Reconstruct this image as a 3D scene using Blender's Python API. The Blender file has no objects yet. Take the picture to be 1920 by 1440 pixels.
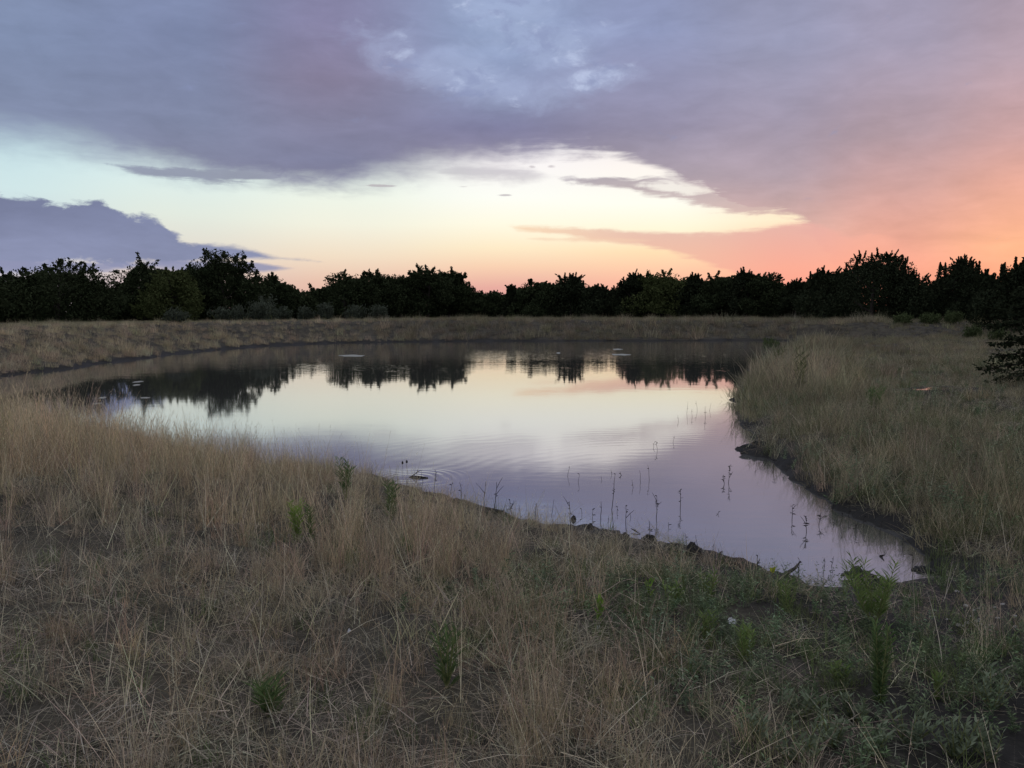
import bpy, math, random
import numpy as np
from mathutils import Vector

R = math.radians
rng = np.random.default_rng(7)
random.seed(7)
scene = bpy.context.scene
COL = scene.collection

# ------------------------------------------------------------------ camera
W_PX, H_PX, F_PX = 1920.0, 1440.0, 1596.0
EYE = np.array((0.0, 0.0, 2.4))            # metres above the pond surface (z = 0)
PITCH = math.atan(136.0 / F_PX)            # looking slightly down
cam_d = bpy.data.cameras.new('camera')
cam_d.sensor_width = 36.0
cam_d.lens = 36.0 * F_PX / W_PX
cam_d.clip_start = 0.05
cam_d.clip_end = 3000
cam = bpy.data.objects.new('camera', cam_d)
COL.objects.link(cam)
cam.location = EYE
cam.rotation_euler = (R(90) - PITCH, 0, 0)
scene.camera = cam
FWD = np.array((0, math.cos(PITCH), -math.sin(PITCH)))
UPV = np.array((0, math.sin(PITCH), math.cos(PITCH)))

def ray(px, py):
    d = FWD + (px - 960) / F_PX * np.array((1.0, 0, 0)) + (720 - py) / F_PX * UPV
    return d / np.linalg.norm(d)

def azel(px, py):
    d = ray(px, py)
    return math.degrees(math.atan2(d[0], d[1])), math.degrees(math.asin(d[2]))

def on_level(px, py, z=0.0):
    d = ray(px, py)
    t = (z - EYE[2]) / d[2]
    return EYE + d * t

# ------------------------------------------------------------------ view, exposure
scene.view_settings.view_transform = 'Standard'
scene.view_settings.look = 'None'
scene.view_settings.exposure = 0.0
scene.view_settings.gamma = 1.0
scene.view_settings.use_curve_mapping = False
scene.render.engine = 'CYCLES'
scene.cycles.max_bounces = 6
scene.cycles.diffuse_bounces = 3
scene.cycles.glossy_bounces = 3
scene.cycles.transmission_bounces = 3
scene.cycles.use_denoising = True

# ------------------------------------------------------------------ sky
def s2l(c):
    out = []
    for v in c:
        v = v / 255.0
        out.append(v / 12.92 if v <= 0.04045 else ((v + 0.055) / 1.055) ** 2.4)
    return tuple(out) + (1.0,)

world = bpy.data.worlds.new('World')
scene.world = world
world.use_nodes = True
wt = world.node_tree
wt.nodes.clear()
AZ_R, EL_R = 48.0, 45.0

class G:
    """small helper to write node maths"""
    def __init__(self, tree):
        self.t = tree
    def new(self, kind):
        return self.t.nodes.new(kind)
    def put(self, sock, v):
        if hasattr(v, 'is_output'):
            self.t.links.new(v, sock)
        else:
            sock.default_value = v
    def m(self, op, a, b=0.0, c=0.0, clamp=False):
        n = self.new('ShaderNodeMath'); n.operation = op; n.use_clamp = clamp
        self.put(n.inputs[0], a); self.put(n.inputs[1], b); self.put(n.inputs[2], c)
        return n.outputs[0]
    def smooth(self, v, a, b, lo=0.0, hi=1.0):
        n = self.new('ShaderNodeMapRange'); n.interpolation_type = 'SMOOTHSTEP'
        for i, x in enumerate((v, a, b, lo, hi)):
            self.put(n.inputs[i], x)
        return n.outputs[0]
    def mix(self, f, a, b, blend='MIX'):
        n = self.new('ShaderNodeMix'); n.data_type = 'RGBA'; n.blend_type = blend
        self.put(n.inputs[0], f); self.put(n.inputs[6], a); self.put(n.inputs[7], b)
        return n.outputs[2]
    def xyz(self, x, y, z=0.0):
        n = self.new('ShaderNodeCombineXYZ')
        for i, v in enumerate((x, y, z)):
            self.put(n.inputs[i], v)
        return n.outputs[0]
    def noise(self, vec, scale, detail=4.0, rough=0.55, dist=0.0, out=0):
        n = self.new('ShaderNodeTexNoise')
        self.put(n.inputs['Vector'], vec)
        n.inputs['Scale'].default_value = scale
        n.inputs['Detail'].default_value = detail
        n.inputs['Roughness'].default_value = rough
        n.inputs['Distortion'].default_value = dist
        return n.outputs[out]
    def curve(self, x01, pts):
        n = self.new('ShaderNodeFloatCurve')
        cv = n.mapping.curves[0]
        pts = sorted(pts)
        cv.points[0].location = pts[0]; cv.points[1].location = pts[-1]
        for p in pts[1:-1]:
            cv.points.new(*p)
        for p in cv.points:
            p.handle_type = 'AUTO_CLAMPED'
        n.mapping.extend = 'HORIZONTAL'
        n.mapping.use_clip = False
        n.mapping.update()
        self.put(n.inputs['Value'], x01)
        return n.outputs[0]
    def ramp(self, x01, stops):
        n = self.new('ShaderNodeValToRGB')
        e = n.color_ramp.elements
        stops = sorted(stops, key=lambda s: s[0])
        e[0].position, e[0].color = stops[0]
        e[1].position, e[1].color = stops[-1]
        for p, c in stops[1:-1]:
            k = e.new(p); k.color = c
        self.put(n.inputs[0], x01)
        return n.outputs[0]

g = G(wt)
tc = g.new('ShaderNodeTexCoord')
sep = g.new('ShaderNodeSeparateXYZ')
wt.links.new(tc.outputs['Generated'], sep.inputs[0])
DX, DY, DZ = sep.outputs
az = g.m('DEGREES', g.m('ARCTAN2', DX, DY))
el = g.m('DEGREES', g.m('ARCSINE', DZ))
az01 = g.m('MULTIPLY_ADD', az, 1 / (2 * AZ_R), 0.5)
el01 = g.m('MULTIPLY', el, 1 / EL_R)
# stretched noise coordinates: clouds lie in flat layers
nv = g.xyz(g.m('MULTIPLY', az, 0.085), g.m('MULTIPLY', el, 0.25))
n_big = g.m('SUBTRACT', g.noise(nv, 1.3, 5, 0.55), 0.5)
n_fine = g.m('SUBTRACT', g.noise(nv, 6.0, 6, 0.6, 0.4), 0.5)
nv2 = g.xyz(g.m('MULTIPLY', az, 0.16), g.m('MULTIPLY', el, 0.30), 3.7)
n_wisp = g.noise(nv2, 1.6, 7, 0.62, 0.6)

def az_at(px, py=400):
    return (azel(px, py)[0] + AZ_R) / (2 * AZ_R)
def el_at(px, py):
    return azel(px, py)[1]

def elcurve(pts):
    """elevation in degrees as a function of azimuth, from (x, y) points seen in the photograph"""
    return g.m('MULTIPLY', g.curve(az01, [(az_at(x, y), el_at(x, y) / EL_R) for x, y in pts]), EL_R)
def thick(pts):
    return g.m('MULTIPLY', g.curve(az01, [(az_at(x), (t * 57.3 / F_PX) / 10 + 0.1) for x, t in pts]), 10.0)
def columns(cols):
    out = None; last = None
    for x, stops in cols:
        c = g.ramp(el01, [(max(0, el_at(x, y) / EL_R), s2l(rgb)) for y, rgb in stops])
        if out is None:
            out = c
        else:
            out = g.mix(g.smooth(az, azel(last, 400)[0], azel(x, 400)[0]), out, c)
        last = x
    return out

clear = columns([
    (0,    [(590, (196, 182, 190)), (530, (200, 192, 200)), (490, (205, 205, 212)), (350, (208, 230, 232)), (270, (200, 226, 232)), (100, (170, 195, 215))]),
    (330,  [(590, (205, 180, 178)), (530, (214, 192, 188)), (480, (226, 216, 204)), (400, (226, 234, 224)), (330, (220, 238, 236)), (100, (175, 198, 218))]),
    (640,  [(590, (224, 172, 160)), (530, (232, 192, 172)), (480, (241, 222, 198)), (420, (242, 241, 224)), (345, (236, 246, 236)), (100, (190, 205, 222))]),
    (960,  [(590, (226, 158, 156)), (540, (230, 170, 160)), (500, (248, 208, 178)), (465, (253, 234, 200)), (420, (255, 250, 228)), (370, (253, 254, 246)), (310, (250, 246, 246)), (100, (200, 205, 225))]),
    (1250, [(590, (238, 160, 145)), (520, (252, 192, 164)), (470, (255, 224, 182)), (430, (255, 247, 218)), (380, (255, 254, 242)), (310, (254, 246, 240)), (100, (200, 200, 220))]),
    (1500, [(590, (246, 150, 132)), (520, (253, 180, 150)), (450, (252, 204, 172)), (410, (255, 236, 204)), (330, (240, 215, 205)), (100, (200, 190, 205))]),
    (1920, [(590, (252, 150, 108)), (430, (255, 205, 140)), (330, (240, 180, 150)), (100, (200, 170, 175))]),
])
cloud = columns([
    (0,    [(400, (128, 134, 166)), (250, (142, 150, 178)), (200, (136, 144, 174)), (60, (132, 143, 175)), (-400, (140, 150, 182))]),
    (350,  [(400, (132, 132, 160)), (320, (136, 136, 162)), (230, (132, 137, 166)), (60, (130, 138, 172)), (-400, (138, 148, 182))]),
    (620,  [(400, (136, 130, 152)), (300, (130, 129, 158)), (230, (136, 132, 160)), (150, (140, 130, 158)), (40, (138, 132, 166)), (-400, (142, 145, 180))]),
    (930,  [(400, (190, 178, 182)), (310, (150, 140, 162)), (240, (130, 127, 160)), (170, (146, 152, 186)), (100, (152, 164, 200)), (40, (150, 163, 198)), (-400, (145, 152, 188))]),
    (1200, [(420, (214, 182, 176)), (330, (172, 156, 168)), (240, (150, 142, 168)), (150, (152, 150, 182)), (60, (146, 152, 188)), (-400, (146, 152, 186))]),
    (1450, [(590, (244, 156, 140)), (500, (242, 172, 154)), (420, (216, 174, 168)), (330, (182, 160, 172)), (220, (164, 152, 174)), (80, (156, 155, 184)), (-400, (148, 150, 182))]),
    (1680, [(590, (248, 148, 132)), (500, (250, 166, 146)), (430, (238, 170, 156)), (350, (212, 164, 162)), (250, (184, 157, 168)), (80, (166, 156, 180)), (-400, (150, 150, 180))]),
    (1920, [(590, (252, 150, 124)), (520, (253, 160, 134)), (460, (254, 180, 144)), (415, (247, 174, 148)), (340, (230, 166, 152)), (250, (204, 160, 162)), (100, (182, 158, 172)), (-400, (152, 150, 178))]),
])
# large soft brightness changes inside the cloud deck
n_mid = g.m('SUBTRACT', g.noise(nv, 3.0, 6, 0.6, 0.8), 0.5)
n_thread = g.m('SUBTRACT', g.noise(g.xyz(g.m('MULTIPLY', az, 0.05), g.m('MULTIPLY', el, 0.62), 1.3), 2.4, 6, 0.62, 0.5), 0.5)
n_puff = g.m('SUBTRACT', g.noise(g.xyz(g.m('MULTIPLY', az, 0.30), g.m('MULTIPLY', el, 0.55), 5.1), 1.5, 7, 0.6, 0.3), 0.5)
shade = g.m('MULTIPLY_ADD', n_big, 0.46, 1.0)
shade = g.m('MULTIPLY_ADD', n_mid, 0.26, shade)
shade = g.m('MULTIPLY_ADD', n_fine, 0.12, shade)
cloud = g.mix(1.0, cloud, g.xyz(g.m('MULTIPLY', shade, 0.92), g.m('MULTIPLY', shade, 0.965), g.m('MULTIPLY', shade, 0.965)), 'MULTIPLY')
# thinner, paler blue part of the deck with torn wisps
def puff(px, py, rx, ry, tilt):
    ca, sa = math.cos(R(tilt)), math.sin(R(tilt))
    ux = g.m('SUBTRACT', az, azel(px, py)[0]); uy = g.m('SUBTRACT', el, azel(px, py)[1])
    bx = g.m('MULTIPLY', g.m('ADD', g.m('MULTIPLY', ux, ca), g.m('MULTIPLY', uy, sa)), F_PX / 57.3 / rx)
    by = g.m('MULTIPLY', g.m('SUBTRACT', g.m('MULTIPLY', uy, ca), g.m('MULTIPLY', ux, sa)), F_PX / 57.3 / ry)
    return g.m('POWER', 2.718, g.m('MULTIPLY', g.m('ADD', g.m('MULTIPLY', bx, bx), g.m('MULTIPLY', by, by)), -1.0))
bb = union2 = None
for args in ((950, 20, 130, 60, -10), (850, 135, 230, 50, -14), (1030, 80, 150, 55, 0), (1110, 150, 130, 30, 10)):
    v_ = puff(*args)
    bb = v_ if bb is None else g.m('MAXIMUM', bb, v_)
thin = g.smooth(g.m('ADD', bb, g.m('MULTIPLY', g.m('SUBTRACT', n_wisp, 0.5), 1.9)), 0.30, 1.10)
cloud = g.mix(g.m('MULTIPLY', thin, 0.42), cloud, s2l((176, 190, 224)))
wisp2 = g.smooth(g.m('ADD', g.m('MULTIPLY', bb, 0.55), g.m('MULTIPLY', g.m('SUBTRACT', g.noise(nv2, 3.4, 6, 0.55, 0.25), 0.5), 2.2)), 0.50, 1.0)
cloud = g.mix(g.m('MULTIPLY', g.m('MULTIPLY', wisp2, g.smooth(bb, 0.1, 0.6)), 0.58), cloud, s2l((200, 212, 240)))
dark = g.smooth(g.m('ADD', g.m('MULTIPLY', bb, 0.5), g.m('MULTIPLY', g.m('SUBTRACT', g.noise(nv2, 2.6, 6, 0.6, 0.5), 0.52), 2.6)), 0.35, 0.85)
cloud = g.mix(g.m('MULTIPLY', dark, 0.55), cloud, s2l((136, 146, 184)))

# main deck: everything above its lower edge
edge = elcurve([(-400, 190), (-150, 215), (0, 258), (120, 272), (230, 295), (330, 318), (450, 338), (560, 342), (680, 336), (790, 318), (880, 302),
                (960, 292), (1040, 284), (1120, 290), (1200, 304), (1260, 330), (1330, 362), (1400, 388), (1450, 402), (1500, 414), (1545, 470), (1580, 545), (1620, 640), (1800, 700)])
soft = g.m('MULTIPLY', g.curve(az01, [(az_at(-300), 0.36), (az_at(0), 0.32), (az_at(300), 0.24), (az_at(560), 0.17), (az_at(800), 0.26), (az_at(960), 0.18), (az_at(1080), 0.12), (az_at(1250), 0.10), (az_at(1400), 0.06), (az_at(1520), 0.06), (az_at(1650), 0.2)]), 6.0)
dm = g.m('SUBTRACT', el, edge)
dm = g.m('ADD', dm, g.m('MULTIPLY', n_big, 2.4))
dm = g.m('ADD', dm, g.m('MULTIPLY', n_fine, 1.3))
dm = g.m('ADD', dm, g.m('MULTIPLY', n_thread, g.m('MULTIPLY_ADD', g.smooth(az, azel(880, 400)[0], azel(1050, 400)[0]), 2.0, 0.5)))
mask = g.smooth(dm, g.m('MULTIPLY', soft, -1.0), soft)

def band(center, half, s, nz=0.5, amp=1.0):
    d = g.m('SUBTRACT', g.m('SUBTRACT', thick(half), 1.0), g.m('ABSOLUTE', g.m('SUBTRACT', el, elcurve(center))))
    d = g.m('ADD', d, g.m('MULTIPLY', n_fine, nz))
    d = g.m('ADD', d, g.m('MULTIPLY', n_thread, nz * 1.3))
    r = g.smooth(d, -s, s)
    return g.m('MULTIPLY', r, amp) if amp != 1.0 else r
def union(a, b):
    return g.m('MAXIMUM', a, b)

FAR0, FAR1 = -700, 2700
# lens of cloud hanging under the deck at the left
mask = union(mask, band([(FAR0, 300), (190, 306), (250, 317), (300, 324), (360, 327), (470, 330), (600, 325)], [(FAR0, -60), (170, -14), (200, 0), (260, 7), (310, 10), (400, 12), (500, 14), (640, -20), (FAR1, -60)], 0.26, 0.9, 0.85))
# torn mauve strips under the deck, right of centre
mask = union(mask, band([(FAR0, 338), (1040, 337), (1100, 339), (1180, 346), (1250, 352), (1300, 364), (1350, 376), (1420, 390)], [(FAR0, -60), (1030, -10), (1070, 2), (1100, 4), (1180, 7), (1220, 16), (1300, 14), (1360, 15), (1430, 14), (1500, -10), (FAR1, -60)], 0.24, 1.1, 0.85))
mask = union(mask, band([(FAR0, 326), (900, 322), (1030, 332)], [(FAR0, -60), (780, -8), (860, 12), (950, 13), (1010, 4), (1045, -10), (FAR1, -60)], 0.50, 0.9, 0.5))
hole = band([(FAR0, 352), (1200, 346), (1260, 351), (1340, 358)], [(FAR0, -60), (1180, -8), (1215, 3), (1270, 7), (1320, 4), (1355, -8), (FAR1, -60)], 0.24, 1.2, 0.75)
mask = g.m('MULTIPLY', mask, g.m('SUBTRACT', 1.0, hole))
sky = g.mix(mask, clear, cloud)

# pink band over the horizon, right of centre
pink = columns([
    (940,  [(590, (246, 196, 166)), (430, (247, 216, 184))]),
    (1250, [(590, (248, 178, 156)), (480, (238, 184, 164)), (430, (226, 184, 172))]),
    (1500, [(590, (250, 152, 134)), (500, (246, 168, 150)), (430, (228, 172, 164))]),
    (1750, [(590, (252, 150, 125)), (500, (255, 168, 138)), (430, (246, 172, 150))]),
])
pk = band([(FAR0, 426), (930, 424), (1000, 430), (1100, 440), (1200, 448), (1300, 461), (1400, 478), (1500, 485), (1600, 540), (1700, 600)],
          [(FAR0, -60), (900, -12), (950, 0), (1050, 7), (1150, 10), (1250, 15), (1330, 26), (1400, 40), (1500, 62), (1600, 84), (1700, 120), (1760, 60), (1900, -60), (FAR1, -60)], 0.22, 0.65, 0.92)
pk = g.m('MULTIPLY', pk, g.smooth(az, azel(1720, 450)[0], azel(1580, 450)[0]))
sky = g.mix(pk, sky, pink)
pk2 = band([(FAR0, 447), (1000, 448), (1180, 451)], [(FAR0, -60), (960, -10), (1000, 1), (1100, 3), (1200, 2), (1260, -10), (FAR1, -60)], 0.12, 0.3, 0.55)
sky = g.mix(pk2, sky, s2l((242, 205, 178)))

# low blue-grey bank at the left
low = g.mix(g.smooth(el, el_at(200, 500), el_at(200, 380)), s2l((138, 145, 177)), s2l((120, 127, 158)))
low = g.mix(1.0, low, g.xyz(shade, shade, shade), 'MULTIPLY')
top = elcurve([(FAR0, 330), (-200, 345), (0, 362), (60, 374), (120, 379), (170, 381), (220, 391), (262, 405), (300, 416), (330, 444), (400, 458), (450, 465), (500, 478), (560, 486), (640, 500), (FAR1, 640)])
bot = elcurve([(FAR0, 512), (-100, 508), (100, 500), (230, 490), (300, 487), (400, 488), (470, 484), (560, 488), (640, 488), (FAR1, 488)])
dl = g.m('MINIMUM', g.m('SUBTRACT', top, el), g.m('SUBTRACT', el, bot))
dl = g.m('ADD', dl, g.m('MULTIPLY', n_puff, g.smooth(az, azel(470, 480)[0], azel(270, 430)[0], 0.25, 2.3)))
dl = g.m('ADD', dl, g.m('MULTIPLY', n_fine, 0.6))
sky = g.mix(g.smooth(dl, -0.16, 0.22), sky, low)
sky = g.mix(band([(FAR0, 500), (0, 499), (200, 499), (300, 497), (450, 500), (560, 503)], [(FAR0, 10), (0, 9), (180, 7), (240, 3), (300, 7), (420, 9), (500, 7), (550, 0), (590, -14), (FAR1, -60)], 0.14, 0.4, 0.9), sky, s2l((142, 146, 178)))
# small dark scuds
for (sx, sy, ww, hh) in ((1098, 338, 22, 5), (1035, 312, 9, 3), (998, 313, 8, 3), (705, 348, 26, 2), (870, 350, 10, 2), (945, 366, 14, 2)):
    dx = g.m('DIVIDE', g.m('SUBTRACT', az, azel(sx, sy)[0]), ww * 57.3 / F_PX)
    dy = g.m('DIVIDE', g.m('SUBTRACT', el, azel(sx, sy)[1]), hh * 57.3 / F_PX)
    dd = g.m('ADD', g.m('ADD', g.m('MULTIPLY', dx, dx), g.m('MULTIPLY', dy, dy)), g.m('MULTIPLY', n_puff, 5.0))
    sky = g.mix(g.smooth(dd, 1.3, -0.2, 0.0, 0.7), sky, s2l((176, 166, 174)))

# unseen sky behind and overhead, painted brighter than the deck to light the ground
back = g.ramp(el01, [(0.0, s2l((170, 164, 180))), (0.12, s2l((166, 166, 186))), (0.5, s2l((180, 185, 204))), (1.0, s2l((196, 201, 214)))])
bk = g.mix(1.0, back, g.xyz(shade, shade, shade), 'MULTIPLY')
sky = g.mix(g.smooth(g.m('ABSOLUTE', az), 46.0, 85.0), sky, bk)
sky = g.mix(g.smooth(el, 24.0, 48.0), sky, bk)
# a faint physical dusk sky behind it all
nis = g.new('ShaderNodeTexSky')
nis.sky_type = 'NISHITA'
nis.sun_disc = False
nis.sun_elevation = R(3.0)
nis.sun_rotation = R(38.0)
nb = g.mix(1.0, nis.outputs[0], (0.01, 0.01, 0.01, 1), 'MULTIPLY')
bg = g.new('ShaderNodeBackground')
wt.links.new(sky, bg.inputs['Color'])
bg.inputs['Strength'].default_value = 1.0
bg2 = g.new('ShaderNodeBackground')
wt.links.new(nis.outputs[0], bg2.inputs['Color'])
bg2.inputs['Strength'].default_value = 0.004
add = g.new('ShaderNodeAddShader')
wt.links.new(bg.outputs[0], add.inputs[0]); wt.links.new(bg2.outputs[0], add.inputs[1])
wo = g.new('ShaderNodeOutputWorld')
wt.links.new(add.outputs[0], wo.inputs['Surface'])

# the last of the sun, behind the haze to the right
sun_d = bpy.data.lights.new('sun', 'SUN')
sun_d.energy = 0.12
sun_d.angle = R(18)
sun_d.color = (1.0, 0.62, 0.36)
sun = bpy.data.objects.new('sun', sun_d)
COL.objects.link(sun)
sd = Vector((math.sin(R(38)) * math.cos(R(3)), math.cos(R(38)) * math.cos(R(3)), math.sin(R(3))))
sun.rotation_euler = sd.to_track_quat('Z', 'Y').to_euler()

# ------------------------------------------------------------------ helpers
def mesh_obj(name, verts, faces, mat, parent=None, smooth=False, attrs=None):
    me = bpy.data.meshes.new(name)
    set_mesh(me, verts, faces, smooth, attrs)
    if mat:
        me.materials.append(mat)
    o = bpy.data.objects.new(name, me)
    COL.objects.link(o)
    if parent is not None:
        o.parent = parent
    return o

def set_mesh(me, verts, faces, smooth=False, attrs=None):
    verts = np.asarray(verts, dtype=np.float32)
    if isinstance(faces, np.ndarray):
        n, k = faces.shape
        me.vertices.add(len(verts)); me.vertices.foreach_set('co', verts.ravel())
        me.loops.add(n * k); me.loops.foreach_set('vertex_index', faces.ravel().astype(np.int32))
        me.polygons.add(n)
        me.polygons.foreach_set('loop_start', np.arange(0, n * k, k, dtype=np.int32))
        me.polygons.foreach_set('loop_total', np.full(n, k, dtype=np.int32))
        if smooth:
            me.polygons.foreach_set('use_smooth', np.ones(n, dtype=bool))
        me.update(calc_edges=True)
    else:
        me.from_pydata([tuple(v) for v in verts], [], faces)
        if smooth:
            for p in me.polygons:
                p.use_smooth = True
    for an, (dt, data) in (attrs or {}).items():
        a = me.attributes.new(an, dt, 'POINT')
        a.data.foreach_set('value' if dt in ('FLOAT', 'INT') else ('vector' if dt == 'FLOAT_VECTOR' else 'color'), np.asarray(data, dtype=np.int32 if dt == 'INT' else np.float32).ravel())
    me.validate()

def empty(name, loc):
    o = bpy.data.objects.new(name, None)
    o.location = loc
    o.empty_display_size = 0.2
    COL.objects.link(o)
    return o

def tag(o, label=None, cat=None, group=None, kind=None):
    if label: o['label'] = label
    if cat: o['category'] = cat
    if group: o['group'] = group
    if kind: o['kind'] = kind
    return o

def vnoise(x, y, scale, seed=0):
    """smooth value noise in 0..1"""
    x = np.asarray(x, dtype=np.float64) / scale + 1000.3 + seed * 17.1
    y = np.asarray(y, dtype=np.float64) / scale + 1000.7 + seed * 9.7
    xi = np.floor(x).astype(np.int64); yi = np.floor(y).astype(np.int64)
    fx = x - xi; fy = y - yi
    fx = fx * fx * (3 - 2 * fx); fy = fy * fy * (3 - 2 * fy)
    def h(a, b):
        n = (a * 374761393 + b * 668265263 + seed * 974711) & 0xffffffff
        n = ((n ^ (n >> 13)) * 1274126177) & 0xffffffff
        return ((n ^ (n >> 16)) & 0xffff) / 65535.0
    return (h(xi, yi) * (1 - fx) + h(xi + 1, yi) * fx) * (1 - fy) + (h(xi, yi + 1) * (1 - fx) + h(xi + 1, yi + 1) * fx) * fy

def fbm(x, y, scale, seed=0, oct=3):
    s = 0; a = 0.5; t = 0
    for i in range(oct):
        s = s + a * vnoise(x, y, scale / 2 ** i, seed + i); t += a; a *= 0.5
    return s / t

def sstep(a, b, x):
    t = np.clip((x - a) / (b - a), 0, 1)
    return t * t * (3 - 2 * t)

# ------------------------------------------------------------------ pond outline (seen shoreline points put down on the water level)
FAR_PX = [(-420, 770), (-200, 735), (0, 706), (80, 696), (170, 685), (290, 669), (350, 661), (420, 655), (480, 650), (560, 646), (640, 643), (760, 641), (880, 640), (1000, 639), (1120, 639), (1240, 639), (1360, 638), (1440, 638), (1495, 639)]
RIGHT_PX = [(1490, 650), (1452, 672), (1425, 690), (1398, 715), (1376, 742), (1372, 768), (1388, 796), (1418, 818), (1432, 836),
            (1405, 838), (1380, 842), (1400, 850), (1440, 860), (1474, 880), (1492, 905), (1530, 930), (1575, 955), (1620, 982), (1672, 1000), (1705, 1016), (1728, 1040), (1742, 1056), (1722, 1058), (1736, 1068), (1762, 1078), (1745, 1096)]
NEAR_PX = [(1680, 1100), (1640, 1094), (1612, 1072), (1596, 1066), (1606, 1084), (1622, 1100), (1598, 1112), (1560, 1112), (1520, 1106), (1488, 1094), (1450, 1086), (1424, 1076), (1394, 1062), (1360, 1048), (1318, 1042), (1280, 1032), (1240, 1025), (1200, 1018), (1160, 1012),
           (1135, 1002), (1110, 994), (1070, 990), (1030, 992), (985, 985), (955, 974), (925, 965), (895, 954), (862, 944), (820, 932), (780, 918), (735, 908), (690, 905), (620, 898), (540, 888), (450, 866), (360, 846), (280, 828), (190, 812), (100, 800), (0, 792), (-200, 786), (-420, 782)]
def world_pts(L):
    return np.array([on_level(x, y)[:2] for x, y in L])
P_FAR, P_RIGHT, P_NEAR = world_pts(FAR_PX), world_pts(RIGHT_PX), world_pts(NEAR_PX)
POLY = np.vstack((P_FAR, P_RIGHT, P_NEAR))

def dist_line(P, pts):
    best = np.full(len(pts), 1e9)
    for a, b in zip(P[:-1], P[1:]):
        ab = b - a
        t = np.clip(((pts - a) @ ab) / max(ab @ ab, 1e-9), 0, 1)
        d = np.hypot(pts[:, 0] - a[0] - t * ab[0], pts[:, 1] - a[1] - t * ab[1])
        best = np.minimum(best, d)
    return best

def inside(pts):
    c = np.zeros(len(pts), dtype=bool)
    x, y = pts[:, 0], pts[:, 1]
    n = len(POLY)
    for i in range(n):
        x1, y1 = POLY[i]; x2, y2 = POLY[(i + 1) % n]
        if y1 == y2:
            continue
        c ^= ((y1 > y) != (y2 > y)) & (x < (x2 - x1) * (y - y1) / (y2 - y1) + x1)
    return c

PUD = (10.3, 20.2)   # puddle on the track
def puddle_r(x, y):
    u = (x - PUD[0]) * 0.93 + (y - PUD[1]) * 0.36
    v = -(x - PUD[0]) * 0.36 + (y - PUD[1]) * 0.93
    return np.sqrt((u / 0.85) ** 2 + (v / 0.42) ** 2) + 0.7 * (vnoise(x, y, 0.35, 5) - 0.5)

def shore(pts):
    df = dist_line(P_FAR, pts); dr = dist_line(P_RIGHT, pts); dn = dist_line(np.vstack((P_RIGHT[-1:], P_NEAR)), pts)
    s = np.minimum(np.minimum(df, dr), dn)
    ins = inside(pts)
    s = np.where(ins, -s, s)
    x, y = pts[:, 0], pts[:, 1]
    nr = 1 - sstep(14, 26, y)
    s = s + ((fbm(x, y, 0.55, 301) - 0.5) * 0.34 + (vnoise(x, y, 0.13, 303) - 0.5) * 0.10) * nr + (fbm(x, y, 2.4, 305) - 0.5) * 1.3 * (1 - nr)
    return s, df, dr, dn

def height(pts):
    x, y = pts[:, 0], pts[:, 1]
    s, df, dr, dn = shore(pts)
    so = np.maximum(s, 0)
    near_d = np.minimum(dr, dn)
    w_far = sstep(0.42, 0.60, near_d / (near_d + df + 1e-6))
    w_right = (1 - w_far) * sstep(0.38, 0.62, dn / (dn + dr + 1e-6))
    lip = 0.07 * (1 - np.exp(-so / 0.10)) * (0.4 + 1.2 * fbm(x, y, 0.5, 3))
    z_near = lip + 0.80 * (1 - np.exp(-so / 3.2))
    z_right = lip + 0.42 * (1 - np.exp(-so / 1.6)) + 0.35 * sstep(3, 20, so)
    crest = 1.40 + 0.12 * (fbm(x, y, 14, 9) - 0.5)
    z_far = lip + 0.10 * (1 - np.exp(-so / 0.4)) + crest * sstep(0.0, 6.5, so) - 0.15 * sstep(9, 30, so)
    zl = np.where(w_far + w_right > 0, 0, 0) + z_far * w_far + z_right * w_right + z_near * np.clip(1 - w_far - w_right, 0, 1)
    r2 = np.hypot(x, y)
    near = np.clip(1.4 - r2 / 40, 0.25, 1)
    bump = (fbm(x, y, 1.6, 11) - 0.5) * 0.22 + (fbm(x, y, 0.35, 21) - 0.5) * 0.07 * near + (vnoise(x, y, 0.09, 31) - 0.5) * 0.022 * (r2 < 25)
    zl = zl + bump * sstep(0.0, 1.2, so)
    zl = zl + np.where(s > 0, (vnoise(x, y, 0.14, 41) - 0.45) * 0.06 * np.exp(-so / 0.5), 0)
    zl = np.where(s < 0, -0.02 - 0.6 * (1 - np.exp(s / 2.0)), np.maximum(zl, 0.006))
    # puddle hollow
    pr = puddle_r(x, y)
    zl = np.where(pr < 2.2, zl * sstep(1.1, 2.2, pr) + (0.585 - 0.05 * (1 - sstep(0.6, 1.15, pr))) * (1 - sstep(1.1, 2.2, pr)), zl)
    return zl

def h1(x, y):
    return float(height(np.array([[x, y]]))[0])

def at(px, py, dz=0.0):
    """the point of the ground (or water) seen at a pixel"""
    d = ray(px, py)
    t = np.concatenate((np.arange(2.0, 30, 0.04), np.arange(30, 160, 0.25)))
    P = EYE + d * t[:, None]
    hz = np.maximum(height(P[:, :2]), 0.0)
    k = np.argmax(P[:, 2] < hz)
    if k == 0:
        k = len(t) - 1
    p = P[k]
    return np.array((p[0], p[1], hz[k] + dz))

# ------------------------------------------------------------------ materials
def nodes_mat(name):
    m = bpy.data.materials.new(name)
    m.use_nodes = True
    m.node_tree.nodes.clear()
    return m, G(m.node_tree)

def out(gm, shader):
    o = gm.new('ShaderNodeOutputMaterial')
    gm.t.links.new(shader, o.inputs['Surface'])

def principled(gm, color, rough=0.8, spec=0.3, normal=None):
    p = gm.new('ShaderNodeBsdfPrincipled')
    gm.put(p.inputs['Base Color'], color)
    gm.put(p.inputs['Roughness'], rough)
    gm.put(p.inputs['Specular IOR Level'], spec)
    if normal is not None:
        gm.put(p.inputs['Normal'], normal)
    return p.outputs[0]

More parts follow.
